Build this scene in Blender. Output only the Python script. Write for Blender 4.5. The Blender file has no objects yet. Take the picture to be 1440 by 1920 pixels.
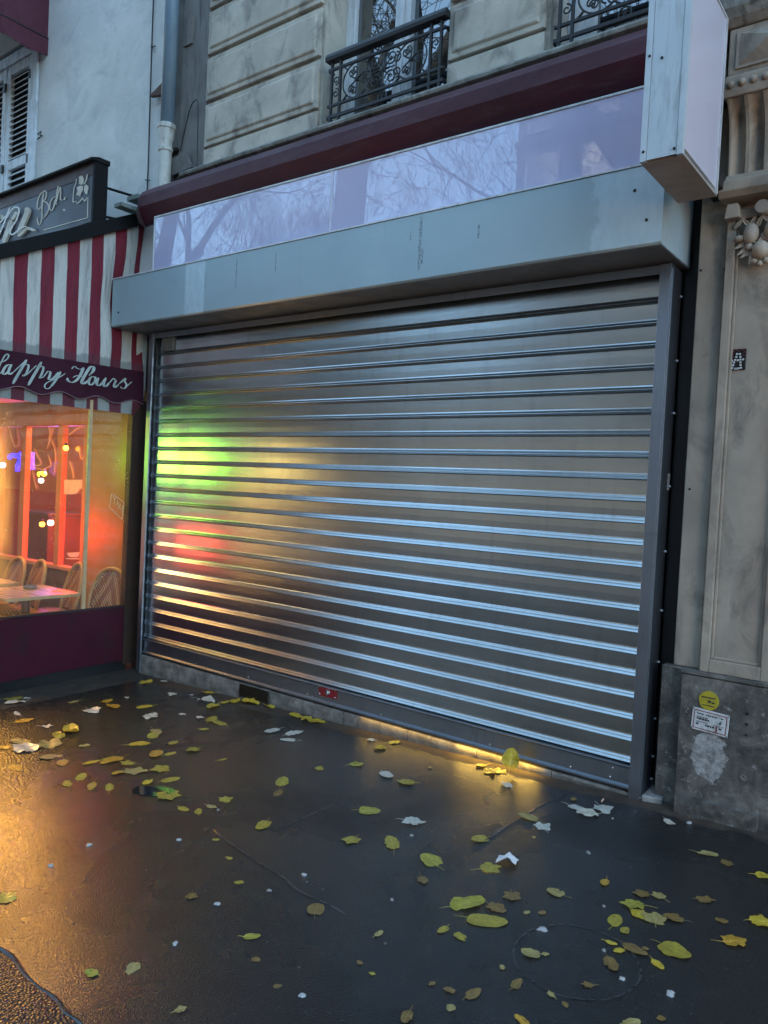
import bpy, bmesh, math, random
from mathutils import Vector, Matrix, noise
R=math.radians; PI=math.pi
scene=bpy.context.scene; COL=scene.collection
random.seed(7)

# ------------------------------------------------------------------ camera
CAM=Vector((5.5496,-3.9056,1.55)); FPX=1442.0
RX=Vector((0.7923263,0.60798293,0.05075225)); DN=Vector((0.05830208,0.00735263,-0.99827191)); FW=Vector((-0.60730544,0.79391605,-0.02962099))
def ray(u,v): return FW+RX*((u-720)/FPX)+DN*((v-960)/FPX)
def onY(u,v,y): a=ray(u,v); return CAM+a*((y-CAM.y)/a.y)
def onX(u,v,x): a=ray(u,v); return CAM+a*((x-CAM.x)/a.x)
# the pavement falls gently to the left and to the street
GX,GY,G0=0.034,0.02,-0.11
def gz(x,y): return G0+GX*x+GY*y
def gp(u,v):
    a=ray(u,v); n=Vector((-GX,-GY,1)); t=(G0-n.dot(CAM))/n.dot(a); return CAM+a*t
def depth(p): return (p-CAM).dot(FW)
cam=bpy.data.cameras.new('camera'); co=bpy.data.objects.new('camera',cam); COL.objects.link(co)
mw=Matrix((( RX.x,-DN.x,-FW.x,CAM.x),(RX.y,-DN.y,-FW.y,CAM.y),(RX.z,-DN.z,-FW.z,CAM.z),(0,0,0,1)))
co.matrix_world=mw; cam.sensor_fit='HORIZONTAL'; cam.sensor_width=36; cam.lens=FPX/1440*36; cam.clip_end=2000; cam.clip_start=.05
scene.camera=co

# ------------------------------------------------------------------ materials
MATS={}
def nodes(name):
    m=bpy.data.materials.new(name); m.use_nodes=True; nt=m.node_tree
    b=nt.nodes['Principled BSDF']; return m,nt,b
def N(nt,t,**k):
    n=nt.nodes.new(t)
    for a,v in k.items():
        if a in n.inputs.keys() if isinstance(a,str) else False: n.inputs[a].default_value=v
        else: setattr(n,a,v)
    return n
def L(nt,a,b): nt.links.new(a,b)
def noise_tex(nt,vec,scale,detail=6,rough=.6,dist=0):
    n=nt.nodes.new('ShaderNodeTexNoise'); n.inputs['Scale'].default_value=scale; n.inputs['Detail'].default_value=detail
    n.inputs['Roughness'].default_value=rough; n.inputs['Distortion'].default_value=dist
    if vec is not None: L(nt,vec,n.inputs['Vector'])
    return n
def ramp(nt,fac,stops):
    r=nt.nodes.new('ShaderNodeValToRGB'); e=r.color_ramp.elements
    while len(e)<len(stops): e.new(.5)
    for i,(p,c) in enumerate(stops):
        e[i].position=p; e[i].color=(c,c,c,1) if isinstance(c,(int,float)) else (*c,1)
    L(nt,fac,r.inputs['Fac']); return r
def mix(nt,fac,a,b,mode='MIX'):
    m=nt.nodes.new('ShaderNodeMix'); m.data_type='RGBA'; m.blend_type=mode
    for s,i in ((fac,0),(a,6),(b,7)):
        if hasattr(s,'links') or hasattr(s,'is_output'): L(nt,s,m.inputs[i])
        elif isinstance(s,(int,float)): m.inputs[i].default_value=s
        else: m.inputs[i].default_value=(*s,1)
    return m.outputs[2]
def fmath(nt,op,a,b=0.0,clamp=False):
    m=nt.nodes.new('ShaderNodeMath'); m.operation=op; m.use_clamp=clamp
    for s,i in ((a,0),(b,1)):
        if hasattr(s,'is_output'): L(nt,s,m.inputs[i])
        else: m.inputs[i].default_value=s
    return m.outputs[0]
def coords(nt,stretch=(1,1,1),kind='Position'):
    if kind=='Position': o=nt.nodes.new('ShaderNodeNewGeometry').outputs['Position']
    else: o=nt.nodes.new('ShaderNodeTexCoord').outputs[kind]
    mp=nt.nodes.new('ShaderNodeMapping'); mp.inputs['Scale'].default_value=stretch; L(nt,o,mp.inputs['Vector']); return mp.outputs[0]
def bumpn(nt,b,h,strength=.3,dist=.01,sock='Normal'):
    bp=nt.nodes.new('ShaderNodeBump'); bp.inputs['Strength'].default_value=strength; bp.inputs['Distance'].default_value=dist
    L(nt,h,bp.inputs['Height']); L(nt,bp.outputs[0],b.inputs[sock]); return bp
def M(name,c1,c2=None,scale=4,rough=.6,metal=0,bump=.15,bscale=60,bdist=.004,stretch=(1,1,1),spec=.5,kind='Position',
      c3=None,streak=None,rvar=.12,coat=0,lo=.35,hi=.65):
    """two-tone weathered surface; c3/streak adds dark runs of dirt stretched along 'streak'"""
    if name in MATS: return MATS[name]
    m,nt,b=nodes(name); c2=c2 or tuple(x*.8 for x in c1)
    v=coords(nt,stretch,kind)
    n1=noise_tex(nt,v,scale,8,.62,.4); r1=ramp(nt,n1.outputs['Fac'],[(lo,c1),(hi,c2)]); c=r1.outputs['Color']
    if c3:
        v2=coords(nt,streak or (1,1,1),kind); n2=noise_tex(nt,v2,3.1,7,.65,.6); r2=ramp(nt,n2.outputs['Fac'],[(.5,0),(.72,1)])
        c=mix(nt,r2.outputs['Color'],c,c3)
    L(nt,c,b.inputs['Base Color'])
    n3=noise_tex(nt,v,bscale,5,.6); 
    rr=ramp(nt,n1.outputs['Fac'],[(.3,max(0,rough-rvar)),(.7,min(1,rough+rvar))]); L(nt,rr.outputs['Color'],b.inputs['Roughness'])
    b.inputs['Metallic'].default_value=metal; b.inputs['Specular IOR Level'].default_value=spec
    if coat: b.inputs['Coat Weight'].default_value=coat; b.inputs['Coat Roughness'].default_value=.06
    if bump: bumpn(nt,b,n3.outputs['Fac'],bump,bdist)
    MATS[name]=m; return m
def EM(name,c,s):
    if name in MATS: return MATS[name]
    m,nt,b=nodes(name); b.inputs['Base Color'].default_value=(.03,.03,.03,1); b.inputs['Emission Color'].default_value=(*c,1); b.inputs['Emission Strength'].default_value=s
    MATS[name]=m; return m

# ------------------------------------------------------------------ mesh helpers
class MB:
    def __init__(s): s.v=[]; s.f=[]; s.starts=[]; s.marks=[]
    def mark(s): s.marks.append((len(s.v),len(s.f))); return s
    def add(s,vs,fs):
        o=len(s.v); s.starts.append((o,len(s.f))); s.v+= [Vector(p) for p in vs]; s.f+=[tuple(i+o for i in f) for f in fs]; return s
    def box(s,x0,x1,y0,y1,z0,z1):
        vs=[(x,y,z) for x in(x0,x1) for y in(y0,y1) for z in(z0,z1)]
        return s.add(vs,[(0,1,3,2),(4,6,7,5),(0,4,5,1),(2,3,7,6),(0,2,6,4),(1,5,7,3)])
    def quad(s,a,b,c,d): return s.add([a,b,c,d],[(0,1,2,3)])
    def slab(s,pts,off):
        n=len(pts); off=Vector(off); p=[Vector(q) for q in pts]
        return s.add(p+[q+off for q in p],[tuple(range(n)),tuple(range(2*n-1,n-1,-1))]+[(i,(i+n),((i+1)%n+n),(i+1)%n) for i in range(n)])
    def extrude(s,prof,axis,a,b,cap=True):
        """profile of 2-D points swept along x ('x': (y,z)), y ('y': (x,z)) or z ('z': (x,y))"""
        n=len(prof); mk={'x':lambda p,t:(t,p[0],p[1]),'y':lambda p,t:(p[0],t,p[1]),'z':lambda p,t:(p[0],p[1],t)}[axis]
        vs=[mk(p,a) for p in prof]+[mk(p,b) for p in prof]; fs=[(i,(i+1)%n,(i+1)%n+n,i+n) for i in range(n)]
        if cap: fs+=[tuple(range(n))[::-1],tuple(range(n,2*n))]
        return s.add(vs,fs)
    def tube(s,pts,r,n=8,closed=False,cap=True):
        pts=[Vector(p) for p in pts]; k=len(pts); rs=r if isinstance(r,(list,tuple)) else [r]*k
        vs=[];up=None
        for i,p in enumerate(pts):
            t=(pts[(i+1)%k]-pts[i-1]) if closed else (pts[min(i+1,k-1)]-pts[max(i-1,0)])
            t=t.normalized() if t.length>1e-9 else Vector((0,0,1))
            if up is None: up=t.orthogonal().normalized()
            up=(up-t*up.dot(t)); up=up.normalized() if up.length>1e-6 else t.orthogonal().normalized()
            w=t.cross(up)
            for j in range(n):
                a=2*PI*j/n; vs.append(p+(up*math.cos(a)+w*math.sin(a))*rs[i])
        fs=[]
        for i in range(k if closed else k-1):
            i2=(i+1)%k
            for j in range(n): fs.append((i*n+j,i*n+(j+1)%n,i2*n+(j+1)%n,i2*n+j))
        if cap and not closed: fs+=[tuple(range(n))[::-1],tuple(range((k-1)*n,k*n))]
        return s.add(vs,fs)
    def lathe(s,prof,c,n=24,axis='z'):
        vs=[];k=len(prof)
        for r,h in prof:
            for j in range(n):
                a=2*PI*j/n; p=(r*math.cos(a),r*math.sin(a),h)
                if axis=='y': p=(p[0],h,p[1])
                if axis=='x': p=(h,p[0],p[1])
                vs.append(Vector(c)+Vector(p))
        fs=[(i*n+j,i*n+(j+1)%n,(i+1)*n+(j+1)%n,(i+1)*n+j) for i in range(k-1) for j in range(n)]
        fs+=[tuple(range(n))[::-1],tuple(range((k-1)*n,k*n))]
        return s.add(vs,fs)
    def ball(s,c,r,n=10,sc=(1,1,1)):
        vs=[];m=n//2+1
        for i in range(m+1):
            th=PI*i/m
            for j in range(n):
                a=2*PI*j/n; vs.append(Vector(c)+Vector((r*sc[0]*math.sin(th)*math.cos(a),r*sc[1]*math.sin(th)*math.sin(a),r*sc[2]*math.cos(th))))
        return s.add(vs,[(i*n+j,(i+1)*n+j,(i+1)*n+(j+1)%n,i*n+(j+1)%n) for i in range(m) for j in range(n)])
    def build_each(s,name,mat,parent=None,**k):
        """every piece added becomes an object of its own"""
        st=(s.marks or s.starts)+[(len(s.v),len(s.f))]; out=[]
        for (v0,f0),(v1,f1) in zip(st,st[1:]):
            m=MB(); m.v=s.v[v0:v1]; m.f=[tuple(i-v0 for i in f) for f in s.f[f0:f1]]; out.append(m.build(name,mat,parent,**k))
        return out
    def build(s,name,mat,parent=None,smooth=False,bevel=0,fix=True):
        me=bpy.data.meshes.new(name); off=Vector((0,0,0))
        p=parent
        while p is not None: off+=p.location; p=p.parent
        me.from_pydata([v-off for v in s.v],[],s.f)
        if fix:
            bm=bmesh.new(); bm.from_mesh(me); bmesh.ops.recalc_face_normals(bm,faces=bm.faces); bm.to_mesh(me); bm.free()
        for m in (mat if isinstance(mat,(list,tuple)) else [mat]): me.materials.append(m)
        o=bpy.data.objects.new(name,me); COL.objects.link(o)
        if parent is not None: o.parent=parent
        if smooth:
            for q in me.polygons: q.use_smooth=True
            if smooth!=True: me.set_sharp_from_angle(angle=R(smooth))
        if bevel:
            bv=o.modifiers.new('bevel','BEVEL'); bv.width=bevel; bv.segments=2; bv.limit_method='ANGLE'; bv.angle_limit=R(40)
        return o
def tag(o,label=None,cat=None,group=None,kind=None):
    if label: o['label']=label
    if cat: o['category']=cat
    if group: o['group']=group
    if kind: o['kind']=kind
    return o
def empty(name,loc,label,cat,group=None):
    o=bpy.data.objects.new(name,None); COL.objects.link(o); o.location=loc; o.empty_display_size=.1
    return tag(o,label,cat,group)
def copy_tree(o,parent=None):
    c=o.copy(); COL.objects.link(c)
    if parent is not None: c.parent=parent
    for ch in list(o.children): copy_tree(ch,c)
    return c
def smooth_path(pts,k=6,closed=False):
    """Catmull-Rom through 2-D or 3-D points"""
    P=[Vector(p) for p in pts]; n=len(P); out=[]
    for i in range(n if closed else n-1):
        p0=P[i-1] if (i>0 or closed) else P[0]; p1=P[i]; p2=P[(i+1)%n]; p3=P[(i+2)%n] if (i+2<n or closed) else P[-1]
        for j in range(k):
            t=j/k; out.append(.5*((2*p1)+(p2-p0)*t+(2*p0-5*p1+4*p2-p3)*t*t+(3*p1-p0-3*p2+p3)*t**3))
    if not closed: out.append(P[-1])
    return out
def ribbon(mb,pts,w,to3,thick,k=6,pen=None,taper=True):
    """brush stroke in picture-plane units, laid onto a plane by to3 and given a thickness vector"""
    P=smooth_path([Vector((p[0],p[1])) for p in pts],k); n=len(P); l=[];r=[]
    for i,p in enumerate(P):
        t=(P[min(i+1,n-1)]-P[max(i-1,0)]); t=t.normalized() if t.length>0 else Vector((1,0))
        nn=Vector((-t.y,t.x)); ww=w(i/(n-1)) if callable(w) else w
        if pen: 
            f=abs(nn.dot(Vector((math.cos(pen[0]),math.sin(pen[0]))))); ww=pen[1]+(ww-pen[1])*f**1.3
        if taper: ww*=min(1,.35+6*min(i,n-1-i)/n)
        l.append(p+nn*ww/2); r.append(p-nn*ww/2)
    th=Vector(thick); A=[to3(*q) for q in l]; B=[to3(*q) for q in r]
    vs=A+B+[q+th for q in A]+[q+th for q in B]; fs=[]
    for i in range(n-1):
        fs+=[(i,i+1,n+i+1,n+i),(2*n+i,3*n+i,3*n+i+1,2*n+i+1),(i,2*n+i,2*n+i+1,i+1),(n+i,n+i+1,3*n+i+1,3*n+i)]
    fs+=[(0,n,3*n,2*n),(n-1,3*n-1,4*n-1,2*n-1)]
    mb.add(vs,fs)
    return mb
# ================================================================== SETTING
def shift(f,d): return lambda u,v:f(u,v)+Vector(d)
# ---- pavement, kerb, road
def wet_asphalt():
    m,nt,b=nodes('wet_asphalt'); g=nt.nodes.new('ShaderNodeNewGeometry'); P=g.outputs['Position']
    sep=nt.nodes.new('ShaderNodeSeparateXYZ'); L(nt,P,sep.inputs[0])
    big=noise_tex(nt,P,1.1,6,.6,.5).outputs['Fac']; med=noise_tex(nt,P,7,6,.65,.3).outputs['Fac']; fine=noise_tex(nt,P,240,3,.6).outputs['Fac']
    vor=nt.nodes.new('ShaderNodeTexVoronoi'); vor.inputs['Scale'].default_value=190; L(nt,P,vor.inputs['Vector'])
    # dry brown strip along the foot of the shopfront and of the terrace
    wob=fmath(nt,'MULTIPLY',fmath(nt,'SUBTRACT',noise_tex(nt,P,2.2,5,.6,.3).outputs['Fac'],.5),.34)
    d1=fmath(nt,'ADD',sep.outputs['Y'],wob)
    dryA=ramp(nt,fmath(nt,'ADD',fmath(nt,'MULTIPLY',d1,2.5),1.0),[(.72,0),(.80,1)]).outputs['Color']   # y>-.1
    d2=fmath(nt,'SUBTRACT',.24,fmath(nt,'ADD',sep.outputs['X'],fmath(nt,'MULTIPLY',wob,.5)))
    dryB=ramp(nt,fmath(nt,'ADD',fmath(nt,'MULTIPLY',d2,3.0),.5),[(.47,0),(.55,1)]).outputs['Color']
    dry=fmath(nt,'MAXIMUM',dryA,dryB,True)
    base=ramp(nt,med,[(.3,(.009,.0095,.010)),(.7,(.020,.020,.020))]).outputs['Color']
    agg=ramp(nt,vor.outputs['Distance'],[(0,(.032,.031,.030)),(.35,(.016,.016,.016)),(1,(.009,.009,.009))]).outputs['Color']
    base=mix(nt,.45,base,agg)
    # pale specks of grit and trodden gum
    sp=nt.nodes.new('ShaderNodeTexVoronoi'); sp.inputs['Scale'].default_value=11; L(nt,P,sp.inputs['Vector'])
    spk=ramp(nt,fmath(nt,'ADD',sp.outputs['Distance'],fmath(nt,'MULTIPLY',med,.07)),[(.085,1),(.10,0)]).outputs['Color']
    sel=ramp(nt,noise_tex(nt,P,4.3,2).outputs['Fac'],[(.53,0),(.56,1)]).outputs['Color']
    base=mix(nt,fmath(nt,'MULTIPLY',fmath(nt,'MULTIPLY',spk,sel),.5),base,(.22,.21,.19))
    sp2=nt.nodes.new('ShaderNodeTexVoronoi'); sp2.inputs['Scale'].default_value=46; L(nt,P,sp2.inputs['Vector'])
    spk2=ramp(nt,sp2.outputs['Distance'],[(.07,1),(.13,0)]).outputs['Color']; sel2=ramp(nt,noise_tex(nt,P,9,2).outputs['Fac'],[(.57,0),(.6,1)]).outputs['Color']
    base=mix(nt,fmath(nt,'MULTIPLY',fmath(nt,'MULTIPLY',spk2,sel2),.55),base,(.2,.19,.17))
    gr_=noise_tex(nt,P,420,2,.5).outputs['Fac']; base=mix(nt,ramp(nt,gr_,[(.60,0),(.72,.8)]).outputs['Color'],base,(.055,.054,.052))
    dcol=ramp(nt,med,[(.3,(.042,.034,.027)),(.7,(.075,.06,.046))]).outputs['Color']; base=mix(nt,dry,base,dcol)
    L(nt,base,b.inputs['Base Color'])
    wet=ramp(nt,big,[(.36,.42),(.5,.27),(.62,.17)]).outputs['Color']
    rg=mix(nt,dry,wet,(.8,.8,.8)); L(nt,rg,b.inputs['Roughness'])
    b.inputs['IOR'].default_value=1.45; b.inputs['Specular IOR Level'].default_value=.12
    cw=ramp(nt,big,[(.35,.35),(.6,.9)]).outputs['Color']; cw=mix(nt,dry,cw,(0,0,0)); nr=nt.nodes.new('ShaderNodeMapRange'); nr.inputs[1].default_value=-4.6; nr.inputs[2].default_value=-3.2; nr.inputs[3].default_value=.05; L(nt,sep.outputs['Y'],nr.inputs[0]); L(nt,fmath(nt,'MULTIPLY',cw,nr.outputs[0]),b.inputs['Coat Weight'])
    cr=ramp(nt,med,[(.3,.04),(.7,.14)]).outputs['Color']; L(nt,cr,b.inputs['Coat Roughness']); b.inputs['Coat IOR'].default_value=1.33
    h=fmath(nt,'ADD',fmath(nt,'MULTIPLY',fine,.6),fmath(nt,'MULTIPLY',vor.outputs['Distance'],.8)); h=fmath(nt,'ADD',h,fmath(nt,'MULTIPLY',med,.9))
    # coarser, rougher laid asphalt towards the terrace side
    v3=nt.nodes.new('ShaderNodeTexVoronoi'); v3.inputs['Scale'].default_value=75; L(nt,P,v3.inputs['Vector']); cx_=fmath(nt,'ADD',fmath(nt,'ADD',sep.outputs['X'],fmath(nt,'MULTIPLY',sep.outputs['Y'],.75)),fmath(nt,'MULTIPLY',med,.5)); cm_=nt.nodes.new('ShaderNodeMapRange'); cm_.interpolation_type='SMOOTHSTEP'; cm_.inputs[1].default_value=1.5; cm_.inputs[2].default_value=-.1; L(nt,cx_,cm_.inputs[0])
    h=fmath(nt,'ADD',h,fmath(nt,'MULTIPLY',fmath(nt,'MULTIPLY',fmath(nt,'SUBTRACT',1,v3.outputs['Distance']),cm_.outputs[0]),2.6))
    bumpn(nt,b,h,.5,.004); bumpn(nt,b,h,.40,.003,'Coat Normal'); return m
ASPH=wet_asphalt()
def sheet(name,x0,x1,y0,y1,mat,zf,nx=24,ny=12,lab=None):
    mb=MB(); vs=[];fs=[]
    for i in range(nx+1):
        for j in range(ny+1):
            x=x0+(x1-x0)*i/nx; y=y0+(y1-y0)*j/ny; vs.append((x,y,zf(x,y)))
    for i in range(nx):
        for j in range(ny): a=i*(ny+1)+j; fs.append((a,a+ny+1,a+ny+2,a+1))
    return tag(mb.add(vs,fs).build(name,mat),lab,None,None,'structure')
sheet('pavement',-45,30,-6.2,1.2,ASPH,gz,60,24)
GRAN=M('granite',(.24,.23,.22),(.15,.15,.15),9,.45,bump=.2,bscale=120)
kb=MB()
kb.add([(-45,-6.5,gz(-45,-6.5)-.14),(-45,-6.5,gz(-45,-6.2)+.004),(-45,-6.2,gz(-45,-6.2)+.004),(-45,-6.2,gz(-45,-6.2)-.2),
        (30,-6.5,gz(30,-6.5)-.14),(30,-6.5,gz(30,-6.2)+.004),(30,-6.2,gz(30,-6.2)+.004),(30,-6.2,gz(30,-6.2)-.2)],[(0,1,5,4),(1,2,6,5),(2,3,7,6)])
tag(kb.build('kerb',GRAN),kind='structure')
zr=lambda x,y:G0+GX*x+GY*-6.2-.12
ROAD=M('road_asphalt',(.022,.023,.025),(.032,.032,.033),3,.8,bump=.3,bscale=150)
sheet('road',-45,30,-18,-6.45,ROAD,zr,8,4)
PAV2=M('far_paving',(.04,.04,.04),(.055,.055,.055),3,.8,bump=.2)
sheet('far_pavement',-45,30,-25.5,-18,PAV2,lambda x,y:zr(x,y)+.12,8,2)
gm=MB(); gm.add([(-200,-200,G0-200*GX-.9),(200,-200,G0+200*GX-.9),(200,200,G0+200*GX-.9),(-200,200,G0-200*GX-.9)],[(0,1,2,3)])
tag(gm.build('ground',M('earth',(.06,.058,.055),(.04,.04,.038),.5,.7,bump=0)),kind='structure')
# ---- old repair patches: tar seams, coarse patch, puddle, cover outline
TAR=M('tar',(.012,.012,.013),(.02,.02,.02),20,.3,bump=.3,bscale=140,coat=.5)
def seam(pts,w,h=.004,name='tar_seam'):
    P=smooth_path([gp(*p) for p in pts],10); mb=MB(); n=len(P); vs=[]
    for i,p in enumerate(P):
        t=(P[min(i+1,n-1)]-P[max(i-1,0)]).normalized(); s=Vector((-t.y,t.x,0)); k=w*(.55+.7*noise.noise(Vector((i*.11,w*900,3)))+.45)*min(1,.15+4*min(i,n-1-i)/n)
        q=p+s*w*.8*noise.noise(Vector((i*.13,7,w*333)))
        vs+=[q+s*k/2+Vector((0,0,.0012)),q+Vector((0,0,h)),q-s*k/2+Vector((0,0,.0012))]
    fs=[]
    for i in range(n-1):
        a=3*i; fs+=[(a,a+1,a+4,a+3),(a+1,a+2,a+5,a+4)]
    return tag(mb.add(vs,fs).build(name,TAR),kind='structure')
seam([(520,1558),(575,1532),(640,1505)],.010,.0025)
seam([(400,1555),(455,1600),(520,1640),(575,1678),(650,1715)],.012,.0025)
seam([(900,1580),(960,1545),(1010,1515),(1075,1478)],.012,.0025)
seam([(480,1395),(530,1372),(575,1352)],.008,.0025)
seam([(-40,1755),(10,1790),(60,1838),(105,1880),(150,1925),(190,1970)],.020,.006)
COARSE=None
def coarse():
    m,nt,b=nodes('coarse_asphalt'); P=coords(nt); v=nt.nodes.new('ShaderNodeTexVoronoi'); v.inputs['Scale'].default_value=105; L(nt,P,v.inputs['Vector'])
    L(nt,ramp(nt,v.outputs['Distance'],[(0,(.028,.027,.026)),(.6,(.010,.010,.010))]).outputs['Color'],b.inputs['Base Color']); b.inputs['Roughness'].default_value=.5; b.inputs['Specular IOR Level'].default_value=.15; b.inputs['Coat Weight'].default_value=.22; b.inputs['Coat Roughness'].default_value=.10; b.inputs['Coat IOR'].default_value=1.33
    h=fmath(nt,'SUBTRACT',1,v.outputs['Distance']); bumpn(nt,b,h,.65,.006); bumpn(nt,b,h,.4,.005,'Coat Normal'); return m
cp=[gp(*p) for p in [(-60,1742),(10,1792),(60,1840),(105,1882),(150,1927),(200,1980)]]+[gp(200,2080),gp(-60,2080)]
tag(MB().slab([p+Vector((0,0,.0042)) for p in cp],(0,0,-.02)).build('asphalt_patch',coarse()),kind='structure')
WATER,nt,b=nodes('puddle_water'); b.inputs['Base Color'].default_value=(.015,.015,.016,1); b.inputs['Roughness'].default_value=.02; b.inputs['IOR'].default_value=1.33; b.inputs['Coat Weight'].default_value=.3
def blob(c,rx,ry,n=36,seed=1,rot=0):
    out=[]
    for i in range(n):
        a=2*PI*i/n; k=1+.32*noise.noise(Vector((math.cos(a)*1.4,math.sin(a)*1.4,seed)))+.14*noise.noise(Vector((math.cos(a)*5,math.sin(a)*5,seed)))
        x,y=rx*k*math.cos(a),ry*k*math.sin(a); out.append(Vector((c.x+x*math.cos(rot)-y*math.sin(rot),c.y+x*math.sin(rot)+y*math.cos(rot),0)))
    return [Vector((p.x,p.y,gz(p.x,p.y)+.004)) for p in out]
tag(MB().slab(blob(gp(287,1483),.12,.06,seed=3,rot=.5),(0,0,-.004)).build('puddle',WATER),kind='structure')
0 and tag(MB().slab(blob(gp(135,1448),.3,.12,seed=9,rot=.3),(0,0,-.004)).build('puddle',WATER),kind='structure')
c=gp(1080,1800); ring=MB(); 
for r0,w in((.205,.006),):
    vs=[];fs=[];n=72
    for i in range(n):
        a=2*PI*i/n; r=r0*(1+.03*noise.noise(Vector((math.cos(a)*2,math.sin(a)*2,r0*9)))); k=w*(.6+.7*abs(noise.noise(Vector((math.cos(a)*3,math.sin(a)*3,5)))))
        for rr,h in((r-k,.0012),(r,.0022),(r+k,.0012)):
            x,y=c.x+rr*math.cos(a),c.y+rr*math.sin(a); vs.append((x,y,gz(x,y)+h))
    for i in range(n):
        a,b2=3*i,3*((i+1)%n); 
        if noise.noise(Vector((math.cos(a)*2.2,math.sin(a)*2.2,1.7)))>.12: continue
        fs+=[(a,a+1,b2+1,b2),(a+1,a+2,b2+2,b2+1)]
    ring.add(vs,fs)
tag(ring.build('cover_outline',TAR),'faint dark ring of a round cover set flush in the wet asphalt at lower right','cover')

# ================================================================== STONE BUILDING
LIME=M('limestone',(.52,.465,.385),(.36,.325,.27),2.4,.85,bump=.35,bscale=45,bdist=.006,c3=(.14,.125,.11),streak=(1.5,1.5,1.1))
LIME_D=M('limestone_dark',(.20,.185,.17),(.12,.112,.105),2.2,.9,bump=.35,bscale=45,bdist=.006,c3=(.055,.05,.048),streak=(4,4,.7))
LEDGE=M('ledge_stone',(.27,.25,.22),(.15,.14,.12),5,.9,bump=.5,bscale=50,bdist=.008,c3=(.04,.042,.035),streak=(5,5,2))
BLACK=M('black_paint',(.006,.006,.007),(.012,.012,.012),5,.5,bump=.05)
WHITE=M('white_gloss_paint',(.62,.63,.64),(.52,.53,.54),6,.35,bump=.08,c3=(.33,.32,.30),streak=(6,6,1.2))
GLASSD,nt,b=nodes('window_glass'); b.inputs['Base Color'].default_value=(.008,.010,.012,1); b.inputs['Roughness'].default_value=.015; b.inputs['IOR'].default_value=1.52; b.inputs['Coat Weight'].default_value=1; b.inputs['Coat IOR'].default_value=2.1; b.inputs['Coat Roughness'].default_value=.0
_n=noise_tex(nt,coords(nt),1.6,2); bumpn(nt,b,_n.outputs['Fac'],.06,.02,'Coat Normal')
sb=empty('stone_building',(2.3,0,3.96),'pale limestone building whose upper floor with iron-railed windows rises above the metal shutter','building')
W1=(1.82,2.85); W2=(3.53,4.38); ZT=6.6
wall=MB()
for x0,x1,z0,z1 in((.28,W1[0],3.98,ZT),(W1[1],W2[0],3.98,ZT),(W1[0],W1[1],6.2,ZT),(W2[0],W2[1],6.2,ZT)): wall.box(x0,x1,.03,.42,z0,z1)
wall.box(.28,4.38,.42,.6,-.4,ZT)
wall.build('wall',LIME,sb)
bay=MB().box(.27,.598,.012,.029,3.98,ZT); bay.box(.30,.40,-.004,.0115,5.02,5.22); bay.build('weathered_bay',LIME_D,sb)
bl=MB()
def block(x0,x1,z0,z1,inset=True):
    bl.mark(); bl.extrude([(x0,z0),(x1,z0),(x1,z1),(x0,z1)],'y',0,.0295)
    if inset:
        i=.032; a=[(x0+i,-.0,z0+i),(x1-i,-.0,z0+i),(x1-i,-.0,z1-i),(x0+i,-.0,z1-i)]; j=.044
        c=[(x0+j,-.013,z0+j),(x1-j,-.013,z0+j),(x1-j,-.013,z1-j),(x0+j,-.013,z1-j)]
        bl.add([Vector(p)-Vector((0,.0005,0)) for p in a]+c,[(0,1,5,4),(1,2,6,5),(2,3,7,6),(3,0,4,7),(4,5,6,7)])
zz=4.132
block(.60,1.80,3.98,zz,False); block(2.87,3.51,3.98,zz,False)
for k in range(7):
    block(.60,1.80,zz+.022,zz+.345); block(2.87,3.51,zz+.022,zz+.345); zz+=.345+.012
bl.build_each('stone_block',LIME,sb,bevel=.006)
led=MB()
led.extrude([(.0,3.995),(-.055,3.985),(-.075,3.965),(-.07,3.945),(-.02,3.93),(.4,3.93),(.4,3.978),(0.0,3.978)],'x',.40,4.47)
led.build('ledge',LEDGE,sb,bevel=.004)
MB().box(-.12,4.38,.40,.415,-.3,3.93).build('shopfront_back',BLACK,sb)
MB().box(4.288,4.375,.21,.40,-.05,3.9).build('shopfront_jamb',BLACK,sb)
def window(x0,x1,fw,cs,style):
    fr=MB(); y0,y1=.24,.31
    fr.box(x0,x0+fw,y0,y1,4.0,6.2).box(x1-fw,x1,y0,y1,4.0,6.2).box(x0+fw,x1-fw,y0,y1,4.0,4.08)
    xc=(x0+x1)/2
    if cs: fr.box(xc-.065,xc+.065,y0-.012,y1,4.08,6.2).box(xc-.018,xc+.018,y0-.03,y0-.0125,4.08,6.2)
    w=fr.build('window',WHITE,sb,bevel=.006); w['label']=style
    gl=MB().box(x0+fw-.004,x1-fw+.004,.275,.285,4.085,6.2); g=gl.build('pane',GLASSD,w)
    return w
window(W1[0],W1[1],.085,True,'tall white casement window mirroring sky and branches')
window(W2[0],W2[1],.17,False,'white-framed window with a greenish pane at top right')
MB().box(W1[0]+.01,W1[1]-.01,.03,.24,3.985,4.0).box(W2[0]+.01,W2[1]-.01,.03,.24,3.985,4.0).build_each('window_sill',LEDGE,sb)

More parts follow.
